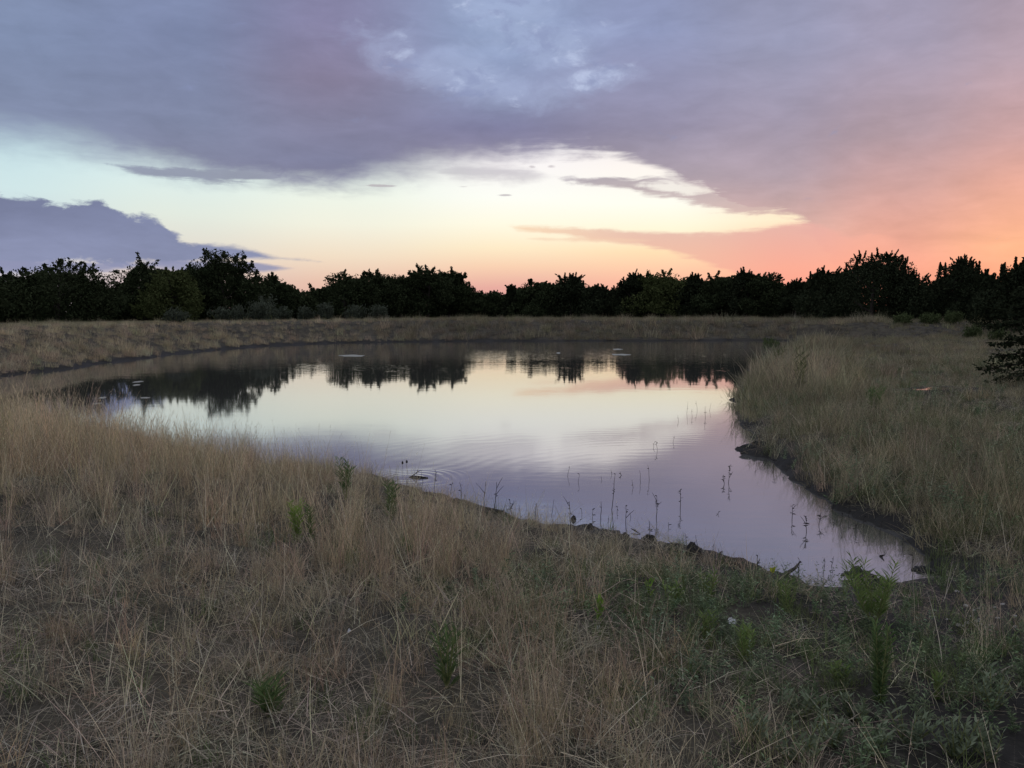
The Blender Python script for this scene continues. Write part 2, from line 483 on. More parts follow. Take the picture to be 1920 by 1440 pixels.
def leafy(name, color_sock_fn, transl=0.25, rough=0.7):
    m, gm = nodes_mat(name)
    c = color_sock_fn(gm)
    d = gm.new('ShaderNodeBsdfDiffuse'); gm.put(d.inputs[0], c)
    t = gm.new('ShaderNodeBsdfTranslucent'); gm.put(t.inputs[0], c)
    mx = gm.new('ShaderNodeMixShader'); mx.inputs[0].default_value = transl
    m.node_tree.links.new(d.outputs[0], mx.inputs[1]); m.node_tree.links.new(t.outputs[0], mx.inputs[2])
    out(gm, mx.outputs[0])
    return m

def attr(gm, name, kind='GEOMETRY', o='Fac'):
    n = gm.new('ShaderNodeAttribute')
    n.attribute_type = kind
    n.attribute_name = name
    return n.outputs[o]

def grass_color(gm):
    tint = attr(gm, 'tint', 'INSTANCER', 'Color')
    bl = attr(gm, 'bl')
    bl = gm.m('POWER', bl, 1.35)
    f = gm.m('MULTIPLY_ADD', bl, 1.15, 0.46)
    return gm.mix(1.0, tint, gm.xyz(f, gm.m('MULTIPLY_ADD', bl, 1.13, 0.46), gm.m('MULTIPLY_ADD', bl, 1.06, 0.46)), 'MULTIPLY')
M_GRASS = leafy('dry_grass', grass_color, 0.30)

def plain_leaf(c1, c2, transl=0.25, name='leaf'):
    def fn(gm):
        bl = attr(gm, 'bl')
        return gm.mix(bl, c1 + (1,), c2 + (1,))
    return leafy(name, fn, transl)

def bark(name, c1, c2):
    m, gm = nodes_mat(name)
    tcn = gm.new('ShaderNodeTexCoord')
    n = gm.noise(tcn.outputs['Object'], 9.0, 5, 0.6)
    b = gm.new('ShaderNodeBump'); b.inputs['Strength'].default_value = 0.6; b.inputs['Distance'].default_value = 0.03
    gm.put(b.inputs['Height'], n)
    out(gm, principled(gm, gm.mix(n, c1 + (1,), c2 + (1,)), 0.9, 0.2, b.outputs[0]))
    return m
M_BARK = bark('bark', (0.022, 0.018, 0.014), (0.06, 0.05, 0.042))
M_STEM = bark('dark_stem', (0.012, 0.011, 0.010), (0.035, 0.03, 0.026))
M_DRIFT = bark('wet_wood', (0.014, 0.012, 0.011), (0.05, 0.042, 0.036))
M_PALE = bark('pale_stick', (0.22, 0.19, 0.15), (0.38, 0.33, 0.27))

def ground_mat():
    m, gm = nodes_mat('soil')
    geo = gm.new('ShaderNodeNewGeometry')
    pos = geo.outputs['Position']
    wet = attr(gm, 'wet')
    dry = attr(gm, 'dry')
    n1 = gm.noise(pos, 2.3, 6, 0.62)
    n2 = gm.noise(pos, 26.0, 5, 0.65)
    n3 = gm.noise(pos, 0.6, 4, 0.55)
    soil = gm.mix(gm.smooth(n1, 0.35, 0.7), (0.020, 0.0185, 0.016, 1), (0.046, 0.041, 0.034, 1))
    soil = gm.mix(gm.smooth(n2, 0.5, 0.72), soil, (0.095, 0.085, 0.070, 1))
    straw = gm.mix(n2, (0.04, 0.036, 0.028, 1), (0.13, 0.112, 0.082, 1))
    c = gm.mix(gm.m('MULTIPLY', dry, gm.smooth(gm.m('ADD', n1, gm.m('MULTIPLY', n3, 0.5)), 0.5, 0.95)), soil, straw)
    mud = gm.mix(n2, (0.012, 0.0115, 0.011, 1), (0.040, 0.037, 0.034, 1))
    c = gm.mix(gm.smooth(gm.m('ADD', wet, gm.m('MULTIPLY', gm.m('SUBTRACT', n1, 0.5), 0.5)), 0.2, 0.7), c, mud)
    b = gm.new('ShaderNodeBump'); b.inputs['Strength'].default_value = 0.9; b.inputs['Distance'].default_value = 0.025
    gm.put(b.inputs['Height'], gm.m('MULTIPLY_ADD', n2, 0.5, n1))
    out(gm, principled(gm, c, gm.m('MULTIPLY_ADD', wet, -0.25, 0.92), 0.12, b.outputs[0]))
    return m

RING_C = at(1290, 905)
RING2_C = at(765, 897)
def water_mat(name='pond_water', calm=False):
    m, gm = nodes_mat(name)
    geo = gm.new('ShaderNodeNewGeometry')
    pos = geo.outputs['Position']
    sp = gm.new('ShaderNodeSeparateXYZ'); gm.put(sp.inputs[0], pos)
    X, Y, Z = sp.outputs
    # gentle wind ripples, stretched across the pond
    v1 = gm.xyz(gm.m('MULTIPLY', X, 0.55), Y, 0.0)
    fine = gm.noise(v1, 5.5, 2, 0.5)
    mid = gm.noise(v1, 1.6, 2, 0.5)
    patch = gm.noise(gm.xyz(gm.m('MULTIPLY', X, 0.05), gm.m('MULTIPLY', Y, 0.09), 2.2), 1.0, 2, 0.5)
    far_r = gm.smooth(Y, 26.0, 46.0, 0.10, 1.0)
    near_r = gm.smooth(Y, 15.0, 7.0, 0.0, 0.25)
    amp = gm.m('ADD', far_r, near_r)
    amp = gm.m('MULTIPLY', amp, gm.smooth(patch, 0.3, 0.65, 0.45, 1.2))
    hgt = gm.m('MULTIPLY', gm.m('ADD', gm.m('MULTIPLY', fine, 0.0035), gm.m('MULTIPLY', mid, 0.008)), amp)
    # rings spreading from something that stirred in the shallows
    def rings(c, wl, r0, r1, a, r2, r3):
        dx = gm.m('SUBTRACT', X, float(c[0])); dy = gm.m('SUBTRACT', Y, float(c[1]))
        d = gm.m('SQRT', gm.m('ADD', gm.m('MULTIPLY', dx, dx), gm.m('MULTIPLY', dy, dy)))
        d2 = gm.m('ADD', d, gm.m('MULTIPLY', gm.noise(pos, 0.5, 2, 0.5), 0.9))
        wv = gm.m('SINE', gm.m('MULTIPLY', d2, 6.283 / wl))
        env = gm.m('MULTIPLY', gm.smooth(d, r0, r1), gm.smooth(d, r3, r2))
        return gm.m('MULTIPLY', gm.m('MULTIPLY', wv, env), a)
    hgt = gm.m('ADD', hgt, rings(RING_C, 0.30, 1.0, 3.6, 0.00012, 3.6, 7.5))
    hgt = gm.m('ADD', hgt, rings(RING2_C, 0.13, 0.05, 0.25, 0.0006, 0.3, 1.1))
    b = gm.new('ShaderNodeBump'); b.inputs['Strength'].default_value = 1.0; b.inputs['Distance'].default_value = 1.0
    gm.put(b.inputs['Height'], hgt)
    gl = gm.new('ShaderNodeBsdfGlossy'); gm.put(gl.inputs['Roughness'], gm.smooth(Y, 12.0, 30.0, 0.065, 0.022))
    gl.inputs['Color'].default_value = (0.91, 0.905, 0.92, 1)
    gm.put(gl.inputs['Normal'], b.outputs[0])
    df = gm.new('ShaderNodeBsdfDiffuse'); df.inputs['Color'].default_value = (0.10, 0.098, 0.092, 1)
    fr = gm.new('ShaderNodeFresnel'); fr.inputs['IOR'].default_value = 1.75
    gm.put(fr.inputs['Normal'], b.outputs[0])
    fac = gm.m('MULTIPLY_ADD', gm.m('POWER', fr.outputs[0], 0.55), 0.90, 0.10, True)
    mx = gm.new('ShaderNodeMixShader'); gm.put(mx.inputs[0], fac)
    gm.t.links.new(df.outputs[0], mx.inputs[1]); gm.t.links.new(gl.outputs[0], mx.inputs[2])
    out(gm, mx.outputs[0])
    return m
M_WATER = water_mat()
M_SOIL = ground_mat()

# ------------------------------------------------------------------ ground sheet
def build_ground():
    y = [-30.0, -20, -12, -7, -4, -2, -0.5, 0.6]
    yy = 1.2
    while yy < 95:
        y.append(yy); yy += max(0.045, 0.0085 * yy)
    while yy < 1200:
        y.append(yy); yy *= 1.08
    y = np.array(y)
    u = np.concatenate((-np.geomspace(6.0, 0.86, 12), np.linspace(-0.82, 0.82, 400), np.geomspace(0.86, 6.0, 12)))
    wid = np.maximum(y, 0) + 3.5
    X = u[None, :] * wid[:, None]
    Y = np.repeat(y[:, None], len(u), 1)
    pts = np.stack((X.ravel(), Y.ravel()), 1)
    z = height(pts)
    s = shore(pts)[0]
    verts = np.column_stack((pts, z))
    ny, nx = X.shape
    i = np.arange(ny * nx).reshape(ny, nx)
    f = np.stack((i[:-1, :-1].ravel(), i[:-1, 1:].ravel(), i[1:, 1:].ravel(), i[1:, :-1].ravel()), 1)
    r = np.hypot(pts[:, 0], pts[:, 1])
    mudzone = mud_amount(pts[:, 0], pts[:, 1], s)
    o = mesh_obj('ground', verts, f, M_SOIL, smooth=True, attrs={'wet': ('FLOAT', mudzone), 'dry': ('FLOAT', np.clip(1 - mudzone * 1.3, 0, 1))})
    tag(o, kind='structure')
    return o

MUD_R = at(1840, 1120)[:2]
def mud_amount(x, y, s):
    far = sstep(26, 34, y)
    rightish = sstep(0.55, 0.75, x / (y + 0.1) + 0.16 * (y < 12)) * 0
    width = 0.70 - 0.25 * far - 0.32 * sstep(7.0, 8.5, y) * sstep(1.5, 2.5, x)
    a = np.exp(-np.maximum(s, 0) / width)
    d = np.hypot((x - MUD_R[0]) / 2.4, (y - MUD_R[1]) / 1.6)
    b = 0.85 * (1 - sstep(0.5, 1.3, d))
    lowright = 0.55 * sstep(1.0, 2.0, x) * (1 - sstep(6.0, 8.0, y))
    a = np.where(puddle_r(x, y) < 1.5, 0.8, a)
    return np.clip(np.maximum(np.maximum(a, b), lowright), 0, 1)

build_ground()

# water sheet: follows the outline a little beyond the bank so it always meets the soil
ctr = POLY.mean(0)
bm_v = [(-75, 4, 0), (75, 4, 0), (75, 90, 0), (-75, 90, 0)]
w = mesh_obj('pond_water', np.array(bm_v, dtype=float), np.array([[0, 1, 2, 3]]), M_WATER)
tag(w, kind='structure')
a_ = np.linspace(0, 2 * np.pi, 40, endpoint=False)
pv = [(PUD[0], PUD[1], 0.572)]
for t in a_:
    c, s_ = math.cos(t), math.sin(t)
    u, v = c * 0.95, s_ * 0.5
    pv.append((PUD[0] + u * 0.93 - v * 0.36, PUD[1] + u * 0.36 + v * 0.93, 0.572))
p = mesh_obj('puddle_water', np.array(pv), [(0, 1 + i, 1 + (i + 1) % 40) for i in range(40)], M_WATER)
tag(p, kind='structure')

# ------------------------------------------------------------------ grass prototypes
def blades(n, r, hmin, hmax, lean, bend, width, seed, base=None, az0=None, lean0=None, k=3):
    """n tapered ribbons; returns verts, quads, a random number per blade"""
    q = np.random.default_rng(seed)
    a = q.uniform(0, 2 * np.pi, n) if az0 is None else az0
    if base is None:
        rr = r * np.sqrt(q.uniform(0, 1, n)); t = q.uniform(0, 2 * np.pi, n)
        base = np.stack((rr * np.cos(t), rr * np.sin(t), np.zeros(n)), 1)
    L = q.uniform(hmin, hmax, n)
    th0 = np.abs(q.normal(0, lean, n)) if lean0 is None else lean0
    be = q.normal(bend, abs(bend) * 0.6 + 0.05, n)
    wd = width * q.uniform(0.6, 1.3, n)
    fa = q.uniform(0, 2 * np.pi, n)
    side = np.stack((np.cos(fa), np.sin(fa), q.normal(0, 0.15, n)), 1)
    pts = [base]
    for j in range(k):
        th = th0 + be * (j + 0.5) / k
        d = np.stack((np.sin(th) * np.cos(a), np.sin(th) * np.sin(a), np.cos(th)), 1)
        pts.append(pts[-1] + d * (L / k)[:, None])
    V = np.zeros((n, (k + 1) * 2, 3))
    for j, p_ in enumerate(pts):
        wj = wd * (1.0 - 0.88 * (j / k) ** 1.3) * 0.5
        V[:, 2 * j] = p_ - side * wj[:, None]
        V[:, 2 * j + 1] = p_ + side * wj[:, None]
    F = []
    for j in range(k):
        F.append(np.array((2 * j, 2 * j + 1, 2 * j + 3, 2 * j + 2)))
    F = np.array(F)
    faces = (np.arange(n)[:, None, None] * ((k + 1) * 2) + F[None]).reshape(-1, 4)
    bl = np.repeat(q.uniform(0, 1, n), (k + 1) * 2)
    return V.reshape(-1, 3), faces, bl, pts

def join(parts):
    V, F, B, o = [], [], [], 0
    for v, f, b in parts:
        V.append(v); F.append(f + o); B.append(b); o += len(v)
    return np.vstack(V), np.vstack(F), np.concatenate(B)

def leaf_cards(pos, dirs, length, width, seed, droop=0.25):
    """lance-shaped leaves: two quads, creased and bent at the middle"""
    q = np.random.default_rng(seed)
    n = len(pos)
    dirs = dirs / np.linalg.norm(dirs, axis=1)[:, None]
    rnd = q.normal(0, 1, (n, 3))
    side = np.cross(dirs, rnd); side /= np.linalg.norm(side, axis=1)[:, None] + 1e-9
    L = (length * q.uniform(0.7, 1.25, n))[:, None]; wv = side * (width * q.uniform(0.8, 1.2, n))[:, None] * 0.5
    down = np.array((0, 0, -1.0))
    p0 = pos; p1 = pos + dirs * L * 0.45; p2 = pos + dirs * L + down * L * droop
    V = np.stack((p0 - wv * 0.15, p0 + wv * 0.15, p1 + wv, p2 + wv * 0.08, p2 - wv * 0.08, p1 - wv), 1).reshape(-1, 3)
    i = np.arange(n)[:, None] * 6
    F = np.concatenate((i + np.array([[0, 1, 2, 5]]), i + np.array([[5, 2, 3, 4]])), 0)
    return V, F, np.repeat(q.uniform(0, 1, n), 6)

def proto(coll, name, V, F, B, mat):
    me = bpy.data.meshes.new(name)
    set_mesh(me, V, F, attrs={'bl': ('FLOAT', B)})
    me.materials.append(mat)
    o = bpy.data.objects.new(name, me)
    coll.objects.link(o)
    return o

def new_coll(name):
    return bpy.data.collections.new(name)

C_TALL, C_MID, C_THATCH, C_GREEN, C_HERB, C_STALK, C_FAR = [new_coll(n) for n in ('tall_straw', 'mid_straw', 'thatch', 'green_grass', 'herbs', 'stalks', 'bank_tufts')]
for i in range(5):   # upright bluestem with fuzzy heads
    parts = []
    n = 16
    v, f, b, pts = blades(n, 0.07, 0.20, 0.60, 0.20, 0.26, 0.0038, 100 + i, k=4)
    parts.append((v, f, b))
    q = np.random.default_rng(500 + i)
    nb = 6
    base = np.repeat(pts[3], nb, 0) + (np.repeat(pts[4] - pts[3], nb, 0)) * q.uniform(-0.8, 0.9, (n * nb, 1))
    v, f, b2, _ = blades(n * nb, 0, 0.015, 0.045, 0.4, 0.2, 0.0022, 600 + i, base=base, k=1)
    parts.append((v, f, b2))
    v, f, b3, _ = blades(22, 0.07, 0.10, 0.28, 0.45, 0.7, 0.0036, 700 + i)
    parts.append((v, f, b3))
    proto(C_TALL, 'tall_straw_tuft', *join(parts), M_GRASS)
for i in range(4):
    v, f, b, _ = blades(38, 0.10, 0.10, 0.30, 0.40, 0.65, 0.0036, 150 + i)
    proto(C_MID, 'mid_straw_tuft', v, f, b, M_GRASS)
for i in range(4):   # broken, matted stems lying every way
    q = np.random.default_rng(170 + i)
    n = 44
    base = np.column_stack((q.normal(0, 0.10, (n, 2)), q.uniform(0.0, 0.06, n)))
    v, f, b, _ = blades(n, 0, 0.06, 0.26, 0, 0.25, 0.0034, 180 + i, base=base, lean0=q.uniform(0.9, 1.6, n), k=2)
    proto(C_THATCH, 'thatch_tuft', v, f, b, M_GRASS)
for i in range(3):
    v, f, b, _ = blades(34, 0.07, 0.09, 0.26, 0.38, 0.6, 0.0046, 200 + i)
    proto(C_GREEN, 'green_tuft', v, f, b, M_GRASS)
def herb(seed, n_st, hh, lf, lw, spread=0.45, per=14):
    q = np.random.default_rng(seed)
    v, f, b, pts = blades(n_st, 0.03, hh * 0.6, hh, spread, 0.3, 0.004, seed + 1, k=4)
    parts = [(v, f, b)]
    P, D = [], []
    for s_ in range(n_st):
        for j in range(per):
            t = 0.15 + 0.85 * j / per
            k = min(3, int(t * 4)); ft = t * 4 - k
            p_ = pts[k][s_] * (1 - ft) + pts[k + 1][s_] * ft
            ax = pts[k + 1][s_] - pts[k][s_]; ax = ax / np.linalg.norm(ax)
            a = j * 2.4 + q.uniform(-0.5, 0.5)
            d = np.array((math.cos(a), math.sin(a), 0)) * 0.9 + ax * 0.7
            P.append(p_); D.append(d)
    parts.append(leaf_cards(np.array(P), np.array(D), lf, lw, seed + 2))
    return join(parts)
for i in range(4):
    proto(C_HERB, 'herb', *herb(300 + i * 5, 6, 0.20 + 0.05 * i, 0.036, 0.009), M_GRASS)
for i in range(5):   # single long bent stalks
    v, f, b, pts = blades(4, 0.16, 0.28, 0.72, 0.42, 0.18, 0.0042, 400 + i, k=5)
    q = np.random.default_rng(440 + i)
    base = np.repeat(pts[4], 5, 0) + np.repeat(pts[5] - pts[4], 5, 0) * q.uniform(0, 1, (20, 1))
    v2, f2, b2, _ = blades(20, 0, 0.012, 0.035, 0.5, 0.2, 0.0025, 460 + i, base=base, k=1)
    proto(C_STALK, 'stalk', *join([(v, f, b), (v2, f2, b2)]), M_GRASS)
for i in range(4):   # coarser tufts for the far bank
    v, f, b, _ = blades(46, 0.28, 0.22, 0.62, 0.30, 0.45, 0.013, 480 + i, k=2)
    proto(C_FAR, 'bank_tuft', v, f, b, M_GRASS)

def scatter_tree(name, coll):
    t = bpy.data.node_groups.new(name, 'GeometryNodeTree')
    t.interface.new_socket('Geometry', in_out='INPUT', socket_type='NodeSocketGeometry')
    t.interface.new_socket('Geometry', in_out='OUTPUT', socket_type='NodeSocketGeometry')
    gi = t.nodes.new('NodeGroupInput'); go = t.nodes.new('NodeGroupOutput')
    ci = t.nodes.new('GeometryNodeCollectionInfo')
    ci.inputs['Collection'].default_value = coll
    ci.inputs['Separate Children'].default_value = True
    ci.inputs['Reset Children'].default_value = True
    ip = t.nodes.new('GeometryNodeInstanceOnPoints')
    mp = t.nodes.new('GeometryNodeMeshToPoints')
    t.links.new(gi.outputs[0], mp.inputs['Mesh'])
    t.links.new(mp.outputs[0], ip.inputs['Points'])
    t.links.new(ci.outputs[0], ip.inputs['Instance'])
    ip.inputs['Pick Instance'].default_value = True
    for an, dt, sk in (('pid', 'INT', 'Instance Index'), ('rot', 'FLOAT_VECTOR', 'Rotation'), ('scl', 'FLOAT_VECTOR', 'Scale')):
        na = t.nodes.new('GeometryNodeInputNamedAttribute')
        na.data_type = dt
        na.inputs['Name'].default_value = an
        o = [s for s in na.outputs if s.name == 'Attribute' and s.enabled][0]
        if sk == 'Rotation':
            er = t.nodes.new('FunctionNodeEulerToRotation')
            t.links.new(o, er.inputs[0]); o = er.outputs[0]
        t.links.new(o, ip.inputs[sk])
    t.links.new(ip.outputs[0], go.inputs[0])
    return t

def scatter(name, coll, pts, rot, scl, tint, label):
    n = len(pts)
    if n == 0:
        return None
    me = bpy.data.meshes.new(name)
    me.vertices.add(n); me.vertices.foreach_set('co', np.asarray(pts, dtype=np.float32).ravel())
    def add(an, dt, key, data):
        a = me.attributes.new(an, dt, 'POINT'); a.data.foreach_set(key, data.ravel())
    add('pid', 'INT', 'value', rng.integers(0, len(coll.objects), n).astype(np.int32))
    add('rot', 'FLOAT_VECTOR', 'vector', rot.astype(np.float32))
    add('scl', 'FLOAT_VECTOR', 'vector', scl.astype(np.float32))
    add('tint', 'FLOAT_COLOR', 'color', np.column_stack((tint, np.ones(n))).astype(np.float32))
    o = bpy.data.objects.new(name, me)
    COL.objects.link(o)
    md = o.modifiers.new('scatter', 'NODES')
    md.node_group = scatter_tree(name, coll)
    return tag(o, label=label, kind='stuff')

# ------------------------------------------------------------------ where which grass grows
TAN = np.array((0.64, 0.53, 0.34)); RUST = np.array((0.43, 0.315, 0.205)); GREY = np.array((0.47, 0.43, 0.345))
OLIVE = np.array((0.25, 0.245, 0.135)); GREEN = np.array((0.115, 0.18, 0.06)); DGREEN = np.array((0.075, 0.115, 0.05)); PALE = np.array((0.84, 0.75, 0.56)); SAGE = np.array((0.22, 0.26, 0.18))

def sample(y0, y1, dens, xlim=None):
    margin = 1.8
    wid = 0.64 if y1 < 19 else 0.80
    wmax = wid * y1 + margin
    n = int((y1 - y0) * 2 * wmax * dens)
    x = rng.uniform(-wmax, wmax, n); y = rng.uniform(y0, y1, n)
    k = np.abs(x) < wid * y + margin
    return np.column_stack((x[k], y[k]))

def blob(pts, px, py, rx, ry):
    c = at(px, py)
    return np.exp(-(((pts[:, 0] - c[0]) / rx) ** 2 + ((pts[:, 1] - c[1]) / ry) ** 2))

ZC = [at(px, py)[:2] for px, py in ((1638, 1176), (1648, 1322), (556, 1010), (585, 1016), (648, 940), (732, 985), (838, 1290), (505, 1345), (1122, 1165), (1218, 1118), (1262, 1140),
      (1330, 1130), (1325, 1205), (1398, 1240), (1475, 1150), (1585, 1125), (1575, 1280), (1756, 1312), (1446, 1118), (1371, 1170), (1860, 1280))]
def fields(p):
    x, y = p[:, 0], p[:, 1]
    s, df, dr, dn = shore(p)
    f = {'s': s}
    nearside = np.minimum(dn, dr)
    f['far'] = sstep(0.42, 0.60, nearside / (nearside + df + 1e-6))
    f['right'] = (1 - f['far']) * sstep(0.40, 0.60, dn / (dn + dr + 1e-6)) * sstep(5.5, 7.5, y)
    f['left'] = np.clip(1 - f['far'] - f['right'], 0, 1)
    f['mud'] = mud_amount(x, y, s)
    f['bare'] = np.clip(1.3 * blob(p, 290, 945, 2.6, 1.3) + 1.1 * blob(p, 40, 1000, 1.8, 1.0) + 0.6 * blob(p, 620, 1200, 0.6, 0.5), 0, 1)
    f['herb'] = np.clip(sstep(0.3, 1.5, x) * (1 - sstep(5.6, 7.4, y)) + 0.5 * blob(p, 1100, 1130, 0.8, 0.6), 0, 1) * (1 - 0.75 * blob(p, 1880, 1150, 1.4, 0.9))
    f['edge'] = np.clip(np.maximum(sstep(0.25, 1.1, s), 1 - sstep(-2.0, -1.0, x)) , 0, 1) * sstep(0.10, 0.45, s)
    f['low'] = f['right'] * sstep(2.2, 4.2, s) * sstep(9.0, 13.0, y)
    f['dense'] = np.clip(blob(p, 60, 860, 3.5, 3.0) + blob(p, 590, 990, 1.2, 1.2) + 0.7 * blob(p, 480, 900, 2.6, 0.9), 0, 1)
    f['tanr'] = np.clip(f['right'] * (blob(p, 1590, 900, 0.9, 0.9) + blob(p, 1570, 720, 1.6, 3.0) + 0.8 * blob(p, 1600, 690, 2.5, 4)), 0, 1)
    f['clr'] = np.ones(len(p))
    for cx, cy in ZC:
        f['clr'] *= 1 - 0.97 * np.exp(-((x - cx) / 0.24) ** 4 - ((y - cy + 0.30) / 0.50) ** 4)
    f['clr'] *= np.where((puddle_r(x, y) < 1.35) | (puddle_r(x, y + 0.75) < 1.5), 0.04, 1.0)
    f['n1'] = fbm(x, y, 1.1, 51); f['n2'] = fbm(x, y, 3.2, 61); f['n3'] = fbm(x, y, 0.45, 71); f['n4'] = fbm(x, y, 8.0, 81)
    return f

def tints(f, n, mixes):
    """mixes: list of (colour, weight array)"""
    wsum = sum(w_ for _, w_ in mixes) + 1e-6
    c = sum(col[None] * (w_ / wsum)[:, None] for col, w_ in mixes)
    c = c * rng.uniform(0.72, 1.25, (n, 1)) * (1 + rng.normal(0, 0.05, (n, 3)))
    return np.clip(c, 0.01, 0.8)

def place(pts2, sc, lean=0.12, dz=-0.012, zs=None, lean_dir=None):
    n = len(pts2)
    z = height(pts2)
    P = np.column_stack((pts2, z + dz))
    rot = np.column_stack((rng.normal(0, 1, n) * lean, rng.normal(0, 1, n) * lean, rng.uniform(0, 2 * np.pi, n)))
    sc = np.asarray(sc) * np.ones(n)
    S = np.column_stack((sc, sc, sc * (1 if zs is None else zs)))
    return P, rot, S

ACC = {}
def acc(key, P, rot, S, T):
    ACC.setdefault(key, []).append((P, rot, S, T))

RINGS = [(1.7, 4.2, 1.0), (4.2, 7.0, 0.85), (7.0, 12.0, 0.62), (12.0, 20.0, 0.36), (20.0, 34.0, 0.17)]
for (y0, y1, dk) in RINGS:
    up = 1.0 / math.sqrt(dk) ** 0.5
    for key, dens in (('tall', 58), ('mid', 60), ('thatch', 58), ('green', 50), ('herb', 95), ('stalk', 32)):
        p = sample(y0, y1, dens * dk)
        f = fields(p)
        n = len(p)
        u = rng.uniform(0, 1, n)
        land = f['s'] > 0.06
        lf, rt, fr_ = f['left'], f['right'], f['far']
        if key == 'tall':
            clump = sstep(0.40, 0.62, f['n1'])
            pr = f['edge'] * (lf * (0.06 + 0.75 * clump) * (1 - 0.92 * f['bare']) * (1 - 0.93 * f['herb']) * (1 - 0.8 * f['mud']) + lf * 0.6 * f['dense']) + rt * (0.08 + 0.62 * clump + 0.5 * f['tanr']) * (1 - 0.9 * f['mud']) * (1 - 0.6 * f['low']) + fr_ * 0.7
            k = land & (u < pr * f['clr'])
            p = p[k]; f = {a: b[k] for a, b in f.items()}; m = len(p)
            hs = (0.64 + 0.22 * f['dense'] + 0.45 * blob(p, 20, 830, 3.0, 3.5) - 0.25 * lf[k] * blob(p, 700, 930, 2.2, 2.0) + 0.30 * f['right'] + 0.55 * (f['n1'] - 0.5)) * (1 - 0.70 * f['low']) * (1 - f['right'] * (0.35 - 0.9 * (f['n1'] - 0.45)) + 0.35 * f['tanr']) * rng.uniform(0.7, 1.2, m)
            T = tints(f, m, [(TAN, 0.15 + sstep(0.45, 0.7, f['n2']) + f['dense']), (RUST, 0.25 + 0.9 * f['left'] * sstep(0.55, 0.4, f['n2'])), (GREY, 0.35 + 0.3 * f['herb']), (OLIVE, 1.5 * f['right'] * (0.2 + f['n2']) * (1 - f['tanr'])), (GREY, 0.6 * f['right'] * f['n1']), (TAN, 1.2 * f['tanr'])])
            T = T * (1 - f['right'] * (0.05 + 0.40 * sstep(0.62, 0.38, f['n4'])) * (1 - 0.7 * f['tanr']))[:, None]
            acc('tall', *place(p, hs * up, 0.10 + 0.12 * f['right']), T)
        elif key == 'mid':
            pr = f['edge'] * lf * (0.25 + 0.4 * sstep(0.35, 0.6, f['n3']) - 0.25 * f['bare']) * (1 - 0.72 * f['herb']) * (1 - 0.8 * f['mud']) + rt * (0.35 + 0.5 * sstep(0.35, 0.6, f['n3'])) * (1 - 0.75 * f['mud']) + fr_
            k = land & (u < pr * f['clr'])
            p = p[k]; f = {a: b[k] for a, b in f.items()}; m = len(p)
            T = tints(f, m, [(TAN, 0.25 + f['n2'] * 0.5), (RUST, 0.5 * f['left'] + 0.2), (GREY, 0.6 + 0.6 * f['bare']), (OLIVE, 1.4 * f['right'] + 0.5 * f['n3'] * f['left'])])
            T = T * (0.88 - 0.28 * f['right'] * sstep(0.62, 0.38, f['n4']))[:, None]
            acc('mid', *place(p, (0.85 + 0.4 * f['right'] - 0.6 * f['low'] + 0.2 * f['dense']) * rng.uniform(0.7, 1.2, m) * up, 0.15), T)
        elif key == 'thatch':
            pr = lf * (0.55 - 0.15 * f['bare']) * (0.35 + 0.65 * f['edge']) * (1 - 0.7 * f['mud']) * (1 - 0.7 * f['herb']) + rt * 0.5 * (1 - 0.6 * f['mud']) + fr_ * 0.4
            k = land & (u < pr)
            p = p[k]; f = {a: b[k] for a, b in f.items()}; m = len(p)
            T = tints(f, m, [(GREY, 0.9 + 0 * f['n1']), (RUST, 0.35 * f['n2']), (TAN, 0.35 * f['n1']), (OLIVE, 0.4 * f['right'])])
            T = T * (0.92 - 0.28 * f['bare'])[:, None]
            acc('thatch', *place(p, rng.uniform(0.75, 1.3, m) * up, 0.12), T)
        elif key == 'green':
            gz = sstep(0.52, 0.68, f['n1'])
            pr = lf * (0.10 + 0.35 * gz + 0.6 * blob(p, 1150, 1110, 1.3, 1.0) + 0.45 * f['herb']) * (1 - 0.8 * f['bare']) * (1 - 0.5 * f['mud']) + rt * (0.25 + 0.6 * sstep(0.45, 0.6, f['n2'])) * (1 - 0.5 * f['mud'])
            k = land & (u < pr)
            p = p[k]; f = {a: b[k] for a, b in f.items()}; m = len(p)
            T = tints(f, m, [(GREEN, 0.5 + 0.6 * f['n3']), (DGREEN, 0.5 + 0 * f['n1']), (OLIVE, 0.8 * f['n2'] + 0.5 * f['right'])])
            T = T * (1 - 0.25 * f['right'])[:, None]
            acc('green', *place(p, (0.75 + 0.5 * f['right'] - 0.5 * f['low']) * rng.uniform(0.7, 1.25, m) * up, 0.15), T)
        elif key == 'herb':
            pr = f['herb'] * (0.30 + 0.75 * sstep(0.35, 0.6, f['n1'])) + rt * 0.22 * sstep(0.4, 0.6, f['n1'])
            pr = pr * (1 - 0.25 * f['mud'])
            k = land & (u < pr)
            p = p[k]; f = {a: b[k] for a, b in f.items()}; m = len(p)
            T = tints(f, m, [(SAGE, 0.6 + f['n3']), (DGREEN, 0.5 * f['n2']), (GREEN, 0.9 * f['n2'])])
            acc('herb', *place(p, (0.72 + 0.5 * f['right']) * rng.uniform(0.7, 1.25, m), 0.2), T)
        else:
            pr = f['edge'] * lf * (0.65 - 0.3 * f['bare']) * (1 - 0.6 * f['mud']) * (1 - 0.55 * f['herb']) + rt * 0.35 * (1 - 0.6 * f['mud']) + 0.4 * lf * f['dense']
            k = land & (u < pr * f['clr'])
            p = p[k]; f = {a: b[k] for a, b in f.items()}; m = len(p)
            T = tints(f, m, [(PALE, 0.6 + 0 * f['n1']), (TAN, 0.7 * f['n2'] + 0.2), (GREY, 0.3 + f['herb'])])
